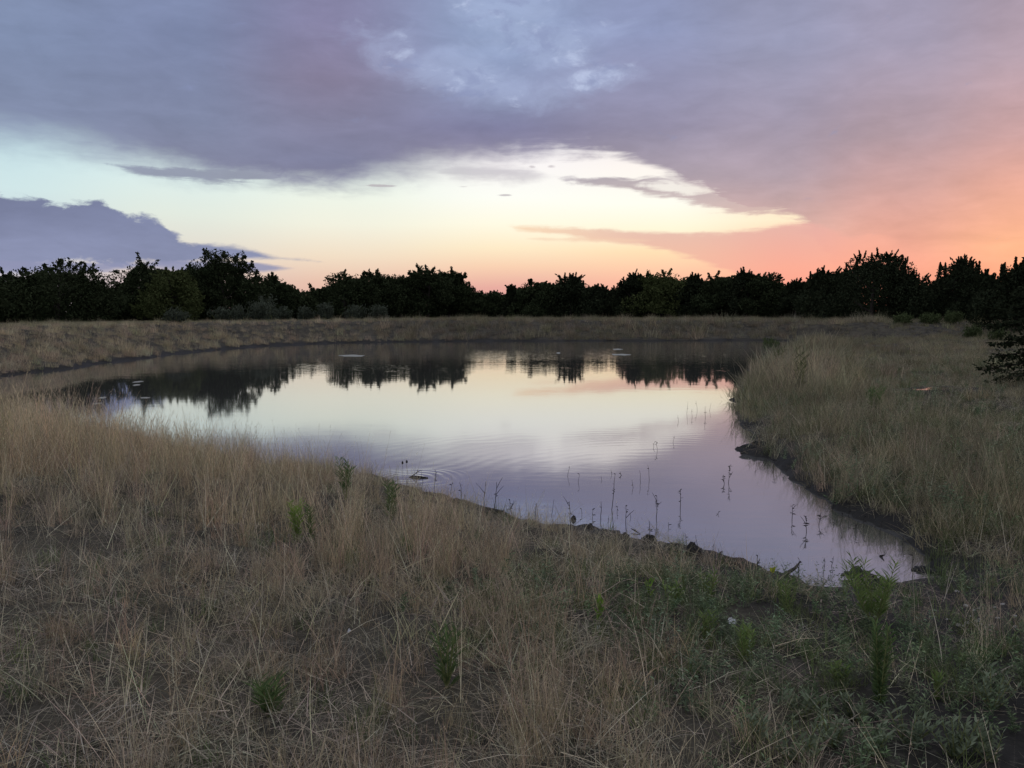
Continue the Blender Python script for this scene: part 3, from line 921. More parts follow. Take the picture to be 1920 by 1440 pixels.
            acc('stalk', *place(p, (0.75 + 0.35 * f['dense'] + 0.2 * f['right']) * rng.uniform(0.6, 1.15, m), 0.22), T)
# far banks and meadow
for (y0, y1, dens) in ((18, 34, 10.0), (34, 60, 9.0), (60, 100, 4.2), (100, 125, 1.6)):
    p = sample(y0, y1, dens)
    f = fields(p)
    n = len(p)
    keep = (f['s'] > 0.12) & (f['clr'] > 0.5) & (rng.uniform(0, 1, n) < np.where(f['far'] > 0.5, 1.0, np.where(f['right'] > 0.3, 1.0, 0.0)))
    p = p[keep]; f = {a: b[keep] for a, b in f.items()}; m = len(p)
    top_ = sstep(5.0, 9.0, f['s']) * f['far']
    leftw = sstep(-4, -18, p[:, 0])
    T = tints(f, m, [(TAN, 0.5 + 0.8 * leftw * (1 - top_)), (GREY, 0.6 + 0 * f['n1']), (RUST, 0.35 * f['n2']), (OLIVE, 1.8 * top_ + 1.1 * f['right'] + 0.5 * f['n4']), (GREEN, 0.35 * top_ * f['n2'])])
    T = T * (1 - 0.28 * f['far'] * sstep(6.5, 4.0, f['s']) * (1 - 0.4 * leftw))[:, None] * (0.50 + 0.70 * f['n1'] * (0.6 + 0.8 * f['n4']))[:, None] * (0.82 + 0.3 * leftw)[:, None]
    sc = (1 + 0.9 * (rng.uniform(0, 1, m) > 0.93)) * rng.uniform(0.5, 1.25, m) * (0.55 + 0.85 * f['n1']) * (1 - 0.45 * top_) * (1 - 0.42 * leftw) * np.where(f['far'] > 0.5, 1.0, 0.80 - 0.35 * f['low'])
    acc('far', *place(p, sc, 0.10, -0.03), T)

COLLS = {'tall': (C_TALL, 'bluestem_grass', 'tall thin straw coloured grass standing over the near banks'),
         'mid': (C_MID, 'bunch_grass', 'short bent tan and brown grass among the taller stems'),
         'thatch': (C_THATCH, 'matted_grass', 'grey broken matted grass lying on the soil'),
         'green': (C_GREEN, 'green_grass', 'short dull green grass mixed into the dry grass'),
         'herb': (C_HERB, 'herb_cover', 'low grey green leafy herbs over the dark mud'),
         'stalk': (C_STALK, 'straw_grass', 'long pale bent straw stalks crossing over the grass'),
         'far': (C_FAR, 'bank_grass', 'tan and olive grass over the far banks and meadow')}
for key, (coll, nm, lab) in COLLS.items():
    P, rot, S, T = [np.vstack(c) for c in zip(*ACC[key])]
    scatter(nm, coll, P, rot, S, T, lab)
    print(nm, len(P))

# ------------------------------------------------------------------ trees
M_CROWN = {
    'dark': plain_leaf((0.020, 0.028, 0.014), (0.050, 0.062, 0.030), 0.12, 'dark_foliage'),
    'cedar': plain_leaf((0.016, 0.022, 0.013), (0.040, 0.048, 0.026), 0.08, 'cedar_foliage'),
    'olive': plain_leaf((0.045, 0.060, 0.022), (0.100, 0.115, 0.045), 0.22, 'olive_foliage'),
}
def tube(path, radii, sides=7):
    path = np.asarray(path, dtype=float)
    V, F = [], []
    n = len(path)
    for i in range(n):
        t = path[min(i + 1, n - 1)] - path[max(i - 1, 0)]
        t = t / (np.linalg.norm(t) + 1e-9)
        a = np.cross(t, (0.31, 0.95, 0.1)); a /= np.linalg.norm(a) + 1e-9
        b = np.cross(t, a)
        for k in range(sides):
            c = 2 * math.pi * k / sides
            V.append(path[i] + (a * math.cos(c) + b * math.sin(c)) * radii[i])
    for i in range(n - 1):
        for k in range(sides):
            F.append((i * sides + k, i * sides + (k + 1) % sides, (i + 1) * sides + (k + 1) % sides, (i + 1) * sides + k))
    return np.array(V), np.array(F)

def cards(pos, size, q, elong=1.6, up=None):
    n = len(pos)
    d = q.normal(0, 1, (n, 3))
    if up is not None:
        d = d * 0.8 + up
    d /= np.linalg.norm(d, axis=1)[:, None]
    r_ = q.normal(0, 1, (n, 3))
    sd_ = np.cross(d, r_); sd_ /= np.linalg.norm(sd_, axis=1)[:, None] + 1e-9
    s_ = (size * q.uniform(0.55, 1.35, n))[:, None]
    a = d * s_ * elong * 0.5; b = sd_ * s_ * 0.5
    V = np.stack((pos - a, pos + b, pos + a, pos - b), 1).reshape(-1, 3)
    F = np.arange(n * 4).reshape(n, 4)
    return V, F, np.repeat(q.uniform(0, 1, n), 4)

def make_crown(W_, H_, kind, seed, n_leaf, leaf, low=0.03):
    q = np.random.default_rng(seed)
    lobes = []
    nl = 24
    for i in range(nl):
        t = (i + 0.5) / nl
        zc = H_ * (low + 0.10 + 0.72 * t)
        env = W_ * 0.5 * math.sqrt(max(0.06, 1.0 - (t * 0.98) ** 2.6)) if kind != 'cedar' else W_ * 0.5 * (1.0 - 0.80 * t ** 1.5)
        a = q.uniform(0, 2 * math.pi); rr = env * math.sqrt(q.uniform(0.05, 1)) * 0.86
        lr = W_ * q.uniform(0.13, 0.22) * (1.0 if kind != 'cedar' else 1.05 - 0.4 * t)
        lobes.append((np.array((rr * math.cos(a), rr * math.sin(a), zc)), lr))
    P = []; U = []
    per = int(n_leaf * 0.62 / nl)
    for c, lr in lobes:
        d = q.normal(0, 1, (per, 3)); d /= np.linalg.norm(d, axis=1)[:, None]
        r_ = lr * q.uniform(0.25, 1.0, per) ** 0.5
        P.append(c + d * r_[:, None] * np.array((1.05, 1.05, 0.85)))
        U.append(np.zeros((per, 3)))
    # sprigs that break the outline
    ns = 70 if kind != 'cedar' else 95
    m = max(8, int(n_leaf * 0.38 / ns))
    twigs = []
    for i in range(ns):
        c, lr = lobes[q.integers(0, nl)] if i % 3 else lobes[q.integers(nl // 2, nl)]
        d = q.normal(0, 1, 3); d[2] = abs(d[2]) * 0.9 + (0.25 if kind != 'cedar' else 0.9)
        d /= np.linalg.norm(d)
        st = c + d * lr * 0.6
        L = q.uniform(0.07, 0.15) * H_ * (1.0 if kind != 'cedar' else 0.9)
        t = np.sort(q.uniform(0, 1, m))
        bend = np.array((q.normal(0, 0.3), q.normal(0, 0.3), 0.25 if kind != 'dark' else q.normal(0, 0.35)))
        path = st + d * (t * L)[:, None] + bend * (t ** 2 * L)[:, None]
        sp_ = (0.16 if kind == 'cedar' else 0.22) * L * (1.05 - t * (0.95 if kind == 'cedar' else 0.45))
        P.append(path + q.normal(0, 1, (m, 3)) * sp_[:, None] * 0.6)
        U.append(np.repeat((d * 1.2)[None], m, 0))
    if kind == 'cedar':
        for i in range(9):
            a = q.uniform(0, 6.28); r0 = W_ * 0.26 * math.sqrt(q.uniform(0, 1)) * (0.2 if i == 0 else 1)
            hs = H_ * (1.02 if i == 0 else q.uniform(0.80, 0.97)); L = H_ * q.uniform(0.16, 0.26)
            k = 220
            tt = q.uniform(0, 1, k) ** 0.8
            wob = (1 - tt) * L * 0.20 * (0.55 + 0.45 * np.sin(tt * 34 + i))
            aa = q.uniform(0, 6.28, k)
            P.append(np.column_stack((r0 * math.cos(a) + wob * np.cos(aa), r0 * math.sin(a) + wob * np.sin(aa), hs - L * (1 - tt))))
            U.append(np.column_stack((np.cos(aa) * 0.8, np.sin(aa) * 0.8, np.full(k, 1.0))))
    P = np.vstack(P); U = np.vstack(U)
    P[:, 2] = np.maximum(P[:, 2], H_ * low)
    P[:, 2] *= H_ / np.percentile(P[:, 2], 99.85)
    return cards(P, leaf, q, 1.8, U)

def make_trunk(W_, H_, seed, base_r):
    q = np.random.default_rng(seed)
    parts = []
    lean = q.normal(0, 0.05, 2)
    pts = [np.array((lean[0] * z + q.normal(0, 0.03), lean[1] * z + q.normal(0, 0.03), z)) for z in np.linspace(-0.1, H_ * 0.72, 6)]
    v, f = tube(pts, np.linspace(base_r, base_r * 0.3, 6)); parts.append((v, f, np.zeros(len(v))))
    for i in range(6):
        st = pts[q.integers(1, 5)]
        a = q.uniform(0, 6.28); L = W_ * q.uniform(0.12, 0.20)
        e = st + np.array((math.cos(a) * L, math.sin(a) * L, L * q.uniform(0.5, 1.1)))
        mid_ = (st + e) / 2 + np.array((0, 0, -0.08 * L))
        v, f = tube([st, mid_, e], [base_r * 0.45, base_r * 0.28, base_r * 0.08], 5); parts.append((v, f, np.zeros(len(v))))
    return join(parts)

def tree(px, ytop, wpx, dist, kind, label, group='trees of the dark treeline behind the pond', name=None, n_leaf=17000, leaf=None):
    x = (px - 960) / F_PX * dist
    gz = h1(x, dist)
    ztop = EYE[2] + (584 - ytop) / F_PX * dist
    H_ = ztop - gz
    W_ = 1.42 * wpx / F_PX * dist
    root = empty(name or {'cedar': 'cedar_tree', 'dark': 'broadleaf_tree', 'olive': 'broadleaf_tree'}[kind], (x, dist, gz - 0.05))
    tag(root, label, 'tree', group)
    sd_ = int(px * 7 + ytop)
    leaf = leaf or max(0.115, 0.00148 * dist)
    v, f, b = make_crown(W_, H_, kind, sd_, n_leaf, leaf)
    mesh_obj('crown', v, f, M_CROWN[kind], root, attrs={'bl': ('FLOAT', b)})
    v, f, b = make_trunk(W_, H_, sd_ + 1, 0.10 + 0.018 * H_)
    mesh_obj('trunk', v, f, M_BARK, root, smooth=True)
    return root

GEN = {'dark': 'dark rounded broadleaf tree in the unbroken treeline beyond the pond', 'cedar': 'dark spiky topped cedar in the unbroken treeline beyond the pond'}
TREES = [
    (-60, 500, 170, 62, 'dark', 'dark leafy tree cut off by the left edge of the picture'),
    (12, 508, 90, 66, 'dark', 'small dark tree with a pointed tip just inside the left edge'),
    (110, 487, 170, 70, 'dark', 'broad dark tree at far left with a row of upright sprigs on its flat crown'),
    (185, 522, 60, 74, 'dark', 'small dark tree in the notch right of the flat crowned tree with upright sprigs'),
    (278, 483, 105, 88, 'dark', 'tall dark tree with twin tips left of the yellow green tree'),
    (325, 502, 90, 84, 'olive', 'yellowish green rounded tree lit among the black trees at left'),
    (368, 500, 70, 90, 'dark', 'dark tree squeezed between the yellow green tree and the tallest tree'),
    (428, 470, 100, 92, 'dark', 'tallest tree of the treeline, with a ragged crown and a branch hooking right'),
    (508, 514, 95, 96, 'dark', 'low rounded bush-like tree right of the tallest tree'),
    (560, 545, 70, 100, 'dark', 'lowest dark tree in the dip right of the low rounded bush-like tree'),
    (648, 509, 100, 112, 'dark', 'dome shaped dark tree standing left of the twin crowned trees at centre left'),
    (708, 507, 75, 118, 'dark', 'narrow dark tree with one knobby tip left of centre'),
    (752, 517, 70, 122, 'dark', 'dark tree filling the saddle between the two knobby tipped trees'),
    (802, 499, 75, 122, 'dark', 'dark tree with the highest knobby tip left of centre'),
    (842, 507, 60, 126, 'dark', 'dark tree with an umbrella shaped crown where the treeline starts to drop'),
    (885, 531, 70, 128, 'dark', 'dark tree at the down sloping end right of the umbrella crowned tree'),
    (930, 546, 80, 130, 'dark', 'lowest dark tree just left of the little pointed cedar'),
    (958, 534, 30, 126, 'cedar', 'little pointed cedar in the lowest dip of the treeline'),
    (1012, 525, 75, 124, 'dark', 'dark tree between the little pointed cedar and the cedar with small spires'),
    (1070, 513, 85, 124, 'cedar', 'cedar with a small cluster of spires at the centre of the treeline'),
    (1125, 533, 70, 128, 'cedar', 'low cedar between the small spired cedar and the jagged sloping one'),
    (1185, 511, 75, 120, 'cedar', 'cedar with jagged left slope right of the treeline dip'),
    (1240, 506, 90, 118, 'olive', 'faintly greenish round topped tree between jagged cedars right of centre'),
    (1300, 514, 80, 116, 'cedar', 'jagged cedar directly right of the greenish round topped tree'),
    (1350, 512, 80, 112, 'dark', 'even topped dark tree above the right end of the pond'),
    (1395, 503, 90, 108, 'cedar', 'cedar with a peaked top where the treeline rises toward the right'),
    (1440, 512, 70, 104, 'dark', 'dark tree with a rounded shoulder right of the peaked cedar'),
    (1490, 524, 60, 100, 'cedar', 'low cedar in the notch left of the long slope up to the tall cedar'),
    (1545, 503, 110, 92, 'cedar', 'cedar forming the long left shoulder of the broad tall cedar'),
    (1632, 470, 190, 84, 'cedar', 'broad tall cedar with several spires, highest in the right half'),
    (1690, 505, 80, 82, 'cedar', 'cedar forming the right shoulder of the broad tall cedar'),
    (1735, 530, 70, 80, 'cedar', 'low cedar in the notch between the two tall cedars at right'),
    (1793, 481, 125, 74, 'cedar', 'cedar with one tall central spire against the orange sky at right'),
    (1850, 514, 90, 70, 'cedar', 'cedar right of the tall central spire, before the right edge'),
    (1905, 484, 110, 60, 'cedar', 'cedar with thin bare spires at the right edge against the orange sky'),
    (1990, 478, 150, 56, 'cedar', 'dense dark cedar cut off by the right edge of the picture'),
]
for px, yt, wp, ds, kd, lb in TREES:
    tree(px, yt, wp, ds, kd, lb or GEN['cedar' if kd == 'cedar' else 'dark'])

# thicket: the closed mass of lower growth between and behind the trees
def thicket():
    q = np.random.default_rng(99)
    prof = [(-500, 520), (-380, 500), (-250, 525), (-150, 515), (0, 512), (30, 527), (55, 515), (90, 500), (150, 505), (190, 522), (210, 542), (235, 522), (262, 492), (300, 497), (340, 505), (400, 490), (430, 484), (455, 500), (470, 540), (485, 525), (520, 517), (545, 527), (570, 547),
            (600, 532), (640, 515), (675, 515), (687, 527), (705, 513), (740, 522), (800, 508), (850, 515), (870, 533), (900, 545), (930, 548), (960, 540), (985, 530), (1070, 520), (1100, 533), (1140, 537), (1190, 518), (1240, 512), (1320, 515),
            (1360, 516), (1420, 508), (1440, 518), (1460, 531), (1490, 526), (1540, 510), (1600, 495), (1630, 482), (1660, 484), (1690, 505), (1720, 531), (1735, 528), (1795, 494), (1830, 505), (1860, 518), (1890, 499), (1920, 495), (2100, 500), (2250, 485), (2400, 505)]
    dprof = [(-500, 58), (-150, 66), (200, 80), (450, 98), (800, 132), (1100, 134), (1400, 116), (1650, 92), (1920, 72), (2100, 66), (2400, 58)]
    n = 290000
    px = q.uniform(-500, 2400, n)
    d0 = np.interp(px, *zip(*dprof))
    dist = d0 + q.uniform(2, 13, n)
    x = (px - 960) / F_PX * dist
    gz = height(np.column_stack((x, dist)))
    yt = np.interp(px, *zip(*prof)) + 20 * (fbm(px, dist, 22, 5) - 0.5) + 9
    zt = EYE[2] + (584 - yt) / F_PX * dist
    z = gz + (zt - gz) * q.uniform(0, 1, n) ** 0.95
    v, f, b = cards(np.column_stack((x, dist, z)), 0.0021 * dist, q, 1.7)
    o = mesh_obj('thicket', v, f, M_CROWN['dark'], attrs={'bl': ('FLOAT', b)})
    tag(o, 'dark mass of brush filling the gaps between the trees', kind='stuff')
thicket()

# the cedar standing close by at the right edge
def near_cedar():
    dist = 21.0; px = 2036
    x = (px - 960) / F_PX * dist
    gz = h1(x, dist)
    root = empty('cedar_tree', (x, dist, gz - 0.05))
    tag(root, 'nearby dark cedar at the right edge with drooping boughs over the meadow', 'tree')
    q = np.random.default_rng(5)
    H_ = 4.3
    P, U = [], []
    pv_, pf_ = [], []
    parts = []
    v, f = tube([np.array((0, 0, -0.1)), np.array((0.05, 0, 1.2)), np.array((0, 0.05, 2.6)), np.array((0, 0, 3.7))], [0.16, 0.12, 0.07, 0.02], 8)
    parts.append((v, f, np.zeros(len(v))))
    for i in range(66):
        t = i / 66
        z0 = 0.45 + 3.5 * t
        a = i * 2.4 + q.uniform(-0.3, 0.3)
        L = (2.05 * (1 - 0.70 * t ** 1.6) + 0.2) * q.uniform(0.8, 1.1)
        if i in (1, 4):
            a = math.pi + (0.1 if i == 1 else -0.35); L = 2.3
        d = np.array((math.cos(a), math.sin(a), 0.0))
        s_ = np.linspace(0, 1, 7)
        path = np.array((0, 0, z0)) + d * (s_ * L)[:, None] + np.array((0, 0, 1.0)) * ((0.28 - 0.42 * (1 - t)) * s_ + 0.10 * np.sin(s_ * 5))[:, None] * L * 0.5
        v, f = tube(path[::2], np.linspace(0.035, 0.008, 4), 5); parts.append((v, f, np.zeros(len(v))))
        m = 430
        tt = q.uniform(0.15, 1.0, m)
        pp = np.stack([np.interp(tt, s_, path[:, c]) for c in range(3)], 1)
        nt = 9
        # side sprays
        sa = q.integers(0, nt, m)
        sdv = q.normal(0, 1, (nt, 3)); sdv[:, 2] = sdv[:, 2] * 0.6 - 0.15
        r_ = q.uniform(0, 1, m) * 0.36 * (1.15 - tt * 0.7)
        P.append(pp + sdv[sa] * r_[:, None] + q.normal(0, 0.03, (m, 3)))
        U.append(sdv[sa] * 0.8 + d * 0.6)
    P = np.vstack(P); U = np.vstack(U)
    v, f, b = cards(P, 0.052, q, 2.2, U)
    mesh_obj('crown', v, f, M_CROWN['cedar'], root, attrs={'bl': ('FLOAT', b)})
    mesh_obj('trunk', *join(parts)[:2], M_BARK, root, smooth=True)
near_cedar()

# ------------------------------------------------------------------ shrubs in front of the trees
M_SAGE = plain_leaf((0.12, 0.15, 0.09), (0.25, 0.29, 0.19), 0.2, 'sage_leaf')
M_DIM = plain_leaf((0.05, 0.06, 0.042), (0.105, 0.12, 0.085), 0.2, 'dim_sage_leaf')
M_DIM2 = plain_leaf((0.05, 0.065, 0.028), (0.10, 0.125, 0.055), 0.2, 'dim_green_leaf')
M_WILLOW = plain_leaf((0.11, 0.17, 0.05), (0.25, 0.33, 0.11), 0.35, 'willow_leaf')
M_BRIGHT = plain_leaf((0.15, 0.26, 0.05), (0.31, 0.43, 0.09), 0.35, 'bright_leaf')
M_DULL = plain_leaf((0.075, 0.12, 0.048), (0.16, 0.23, 0.085), 0.3, 'dull_green_leaf')
M_GSTEM = bark('green_stem', (0.14, 0.16, 0.06), (0.26, 0.27, 0.10))
M_YELLOW = plain_leaf((0.30, 0.34, 0.04), (0.42, 0.45, 0.06), 0.4, 'yellow_green_leaf')

def shrub(px, py, hpx, wpx, dist, mat, label, name='weed_shrub', group='weedy shrubs in front of the treeline'):
    x = (px - 960) / F_PX * dist
    gz = h1(x, dist)
    root = empty(name, (x, dist, gz - 0.03)); tag(root, label, 'shrub', group)
    q = np.random.default_rng(int(px))
    H_ = hpx / F_PX * dist; W_ = wpx / F_PX * dist
    n_st = 22
    st = np.column_stack((q.normal(0, W_ * 0.12, (n_st, 2)), np.zeros(n_st)))
    v, f, b, pts = blades(n_st, 0, H_ * 0.6, H_, 0.30, 0.15, 0.03, int(px) + 3, base=st, k=4)
    mesh_obj('stem', v, f, M_GSTEM, root)['kind'] = 'stuff'
    P = []; D = []
    for s_ in range(n_st):
        tt = q.uniform(0.15, 1.0, 60)
        pth = np.array([pts[k][s_] for k in range(5)])
        pp = np.stack([np.interp(tt, np.linspace(0, 1, 5), pth[:, c]) for c in range(3)], 1)
        P.append(pp + q.normal(0, 0.09, (60, 3)) * (W_ / 2.0)); D.append(q.normal(0, 0.5, (60, 3)) + np.array((0, 0, 1.0)))
    v, f, b = leaf_cards(np.vstack(P), np.vstack(D), 0.0034 * dist, 0.0011 * dist, int(px) + 9)
    mesh_obj('foliage', v, f, mat, root, attrs={'bl': ('FLOAT', b)})['kind'] = 'stuff'
    return root
GS = 'pale sage coloured weedy shrub standing before the black trees left of centre'
for px, hp, wp in ((330, 34, 60), (420, 30, 60), (452, 36, 50), (490, 46, 55), (530, 34, 60), (572, 34, 50), (612, 42, 55), (668, 34, 60), (712, 40, 50)):
    shrub(px, 600, hp * 0.8, wp, 62 if px < 400 else 72 if px < 500 else 84, M_DIM, GS)
shrub(498, 600, 52, 50, 78, M_DIM, 'tallest sage coloured weedy shrub, below the low rounded tree')
for px, hp in ((1448, 24), (1690, 17), (1745, 18), (1780, 22)):
    shrub(px, 610, hp, 60, 64, M_DIM2, 'dull green weed clump at the foot of the right hand cedars')
shrub(1828, 620, 24, 60, 54, M_DIM2, 'yellowish green weed clump left of the nearby cedar')
shrub(1872, 622, 22, 60, 50, M_DIM2, 'low green weed clump touching the nearby cedar at right')

# ------------------------------------------------------------------ green plants on the near bank
def sapling(px, py, hpx, label, stems, mat, leaf_l, leaf_w, per, spread, name='willow_sapling', cat='plant', group=None, bare=0.0, stem_r=0.004, bend=0.12, seed=1, upright=1.1):
    c = at(px, py)
    dist = c[1]
    H_ = hpx / F_PX * dist
    root = empty(name, c - np.array((0, 0, 0.02))); tag(root, label, cat, group)
    q = np.random.default_rng(seed + int(px))
    for s_ in range(stems):
        a = q.uniform(0, 6.28) if stems > 1 else 0
        th = q.uniform(0.25, 1.0) * spread * (1 if stems > 1 else 0.3)
        L = H_ * q.uniform(0.72, 1.0)
        n = 7
        t = np.linspace(0, 1, n)
        d = np.array((math.sin(th) * math.cos(a), math.sin(th) * math.sin(a), math.cos(th)))
        path = d * (t * L)[:, None] + np.array((0, 0, bend)) * (t ** 2 * L)[:, None] * (1 if stems > 1 else 0)
        v, f = tube(path, np.linspace(stem_r, stem_r * 0.3, n), 5)
        br = mesh_obj('stem', v, f, M_GSTEM, root, smooth=True)
        tt = bare + (1 - bare) * (np.arange(per) + q.uniform(0, 1, per)) / per
        pp = np.stack([np.interp(tt, t, path[:, k]) for k in range(3)], 1)
        aa = np.arange(per) * 2.4 + q.uniform(-0.5, 0.5, per)
        dd = np.stack((np.cos(aa), np.sin(aa), np.full(per, upright)), 1)
        v, f, b = leaf_cards(pp, dd, leaf_l, leaf_w, seed + s_ * 3 + int(px), 0.12)
        mesh_obj('foliage', v, f, mat, br, attrs={'bl': ('FLOAT', b)})
    return root

sapling(1638, 1176, 128, 'bright green willow sapling fanning out in front of the pond tip', 11, M_WILLOW, 0.085, 0.008, 42, 0.62, stem_r=0.005, bare=0.25, seed=3)
sapling(1648, 1322, 155, 'green column shaped leafy weed just below the willow sapling', 8, M_DULL, 0.055, 0.007, 70, 0.16, name='leafy_weed', stem_r=0.004, seed=5)
sapling(556, 1012, 72, 'bright green leafy clump in brown grass, left of centre', 9, M_BRIGHT, 0.075, 0.007, 30, 0.26, name='leafy_weed', seed=7)
sapling(585, 1016, 66, 'duller green leafy clump right beside the bright green one', 6, M_DULL, 0.07, 0.007, 26, 0.20, name='leafy_weed', seed=8)
sapling(648, 940, 78, 'dark green weed poking above the grass at the water edge left of centre', 6, M_DULL, 0.09, 0.011, 24, 0.30, name='leafy_weed', seed=9, bare=0.3)
sapling(732, 985, 82, 'dark green weed on the bank below the floating twig', 7, M_DULL, 0.09, 0.009, 30, 0.24, name='leafy_weed', seed=10, bare=0.2)
sapling(838, 1290, 120, 'tall tuft of green grassy leaves in the middle of the foreground', 12, M_DULL, 0.11, 0.006, 16, 0.30, name='green_tussock', seed=12)
sapling(505, 1345, 80, 'low green tussock in the lower left foreground', 16, M_DULL, 0.10, 0.006, 14, 0.60, name='green_tussock', seed=13)
sapling(1122, 1165, 46, 'light green leafy shoot among dark grass right of centre', 3, M_BRIGHT, 0.06, 0.014, 12, 0.30, name='leafy_weed', seed=14, upright=1.8)
sapling(1218, 1118, 34, 'pale green two leafed shoot below the mud clods', 3, M_BRIGHT, 0.07, 0.016, 6, 0.20, name='leafy_weed', seed=15, upright=2.0)
sapling(1262, 1140, 50, 'olive green bushy weed below the mud clods', 7, M_WILLOW, 0.05, 0.010, 20, 0.5, name='leafy_weed', seed=16)
sapling(1330, 1130, 56, 'olive green weed on the dark shore left of the bent stick', 6, M_WILLOW, 0.055, 0.008, 20, 0.35, name='leafy_weed', seed=17)
sapling(1325, 1205, 62, 'green weed with tall shoots left of the white pebble', 6, M_WILLOW, 0.06, 0.007, 24, 0.3, name='leafy_weed', seed=18)
sapling(1398, 1240, 74, 'green weed just right of the white pebble', 8, M_WILLOW, 0.06, 0.007, 26, 0.45, name='leafy_weed', seed=19)
sapling(1475, 1150, 70, 'feathery green weed below the dark bent driftwood', 6, M_WILLOW, 0.06, 0.006, 26, 0.35, name='leafy_weed', seed=20)
sapling(1585, 1125, 58, 'thin green weed at the water edge left of the willow sapling', 3, M_WILLOW, 0.05, 0.007, 22, 0.22, name='leafy_weed', seed=21)
sapling(1575, 1280, 48, 'yellow green leafy rosette left of the green column weed', 9, M_WILLOW, 0.05, 0.008, 14, 0.8, name='leafy_weed', seed=22)
sapling(1756, 1312, 56, 'yellowish green upright shoot right of the green column weed', 3, M_WILLOW, 0.055, 0.008, 18, 0.10, name='leafy_weed', seed=23, upright=1.8)
sapling(1446, 1118, 56, 'single bare stalk topped by one yellow leaf at the shore', 1, M_YELLOW, 0.055, 0.024, 3, 0.1, name='yellow_leaf_shoot', seed=24, bare=0.92, upright=2.5, stem_r=0.003)
sapling(1500, 740, 82, 'tall dull green reedy weed on the right bank beside the far water', 9, M_DIM2, 0.20, 0.013, 22, 0.30, name='leafy_weed', seed=25, stem_r=0.008)
sapling(1462, 690, 40, 'small green weed at the water edge where the far bank begins', 8, M_DIM2, 0.2, 0.02, 24, 0.4, name='leafy_weed', seed=26, stem_r=0.008)
sapling(1640, 775, 50, 'green weed patch in the middle of the right bank grass', 12, M_DULL, 0.14, 0.012, 30, 0.5, name='leafy_weed', seed=27)
for k, (px, py, hh) in enumerate(((1490, 1430, 90), (1560, 1405, 80), (1640, 1420, 70), (1700, 1400, 80), (1790, 1420, 90), (1860, 1330, 80), (1600, 1350, 60), (1500, 1345, 60), (1860, 1430, 80), (1420, 1390, 60))):
    sapling(px, py, hh, 'sage green branching herb in the dark lower right corner', 9, M_SAGE, 0.045, 0.011, 22, 0.9, name='sage_herb', group='sage green herbs in the lower right corner', seed=40 + k)

# ------------------------------------------------------------------ weeds, sticks and mud in the shallows
def stem_plant(px, py, hpx, label, seed, leaves=4, lean=0.1, group=None, name='drowned_weed', r_=0.0035, forks=0, leaf_l=0.03, leaf_w=0.010):
    c = at(px, py)
    H_ = hpx / F_PX * c[1]
    q = np.random.default_rng(seed)
    a = q.uniform(0, 6.28)
    n = 6
    t = np.linspace(0, 1, n)
    path = np.stack((np.sin(lean) * np.cos(a) * t * H_ + q.normal(0, 0.012, n) * H_, np.sin(lean) * np.sin(a) * t * H_ * 0.5, t * H_ - 0.05), 1)
    path[0, :2] = 0
    parts = []
    r_ = r_ * 1.35; leaf_l *= 1.35; leaf_w *= 1.3
    v, f = tube(path, np.linspace(r_, r_ * 0.45, n), 5); parts.append((v, f, np.zeros(len(v))))
    for k in range(forks):
        j = q.integers(2, 5)
        e = path[j] + np.array((q.choice((-1, 1)) * 0.28 * H_ * q.uniform(0.5, 1), q.normal(0, 0.1) * H_, 0.4 * H_ * q.uniform(0.5, 1.0)))
        v, f = tube([path[j], (path[j] + e) / 2 + np.array((0, 0, 0.02 * H_)), e], [r_ * 0.7, r_ * 0.55, r_ * 0.3], 4); parts.append((v, f, np.zeros(len(v))))
    root = empty(name, c); tag(root, label, 'water weed', group)
    V, F, _ = join(parts)
    mesh_obj('stem', V, F, M_STEM, root, smooth=True)
    if leaves:
        tt = q.uniform(0.45, 1.0, leaves)
        pp = np.stack([np.interp(tt, t, path[:, k]) for k in range(3)], 1)
        aa = q.uniform(0, 6.28, leaves)
        v, f, b = leaf_cards(pp, np.stack((np.cos(aa), np.sin(aa), q.uniform(0, 1.2, leaves)), 1), leaf_l, leaf_w, seed + 1)
        mesh_obj('foliage', v, f, M_STEM, root, attrs={'bl': ('FLOAT', b)})
    return root
GW = 'thin dark drowned weed stem standing in the shallows by the near shore'
GG = 'weed stems standing in the shallow water'
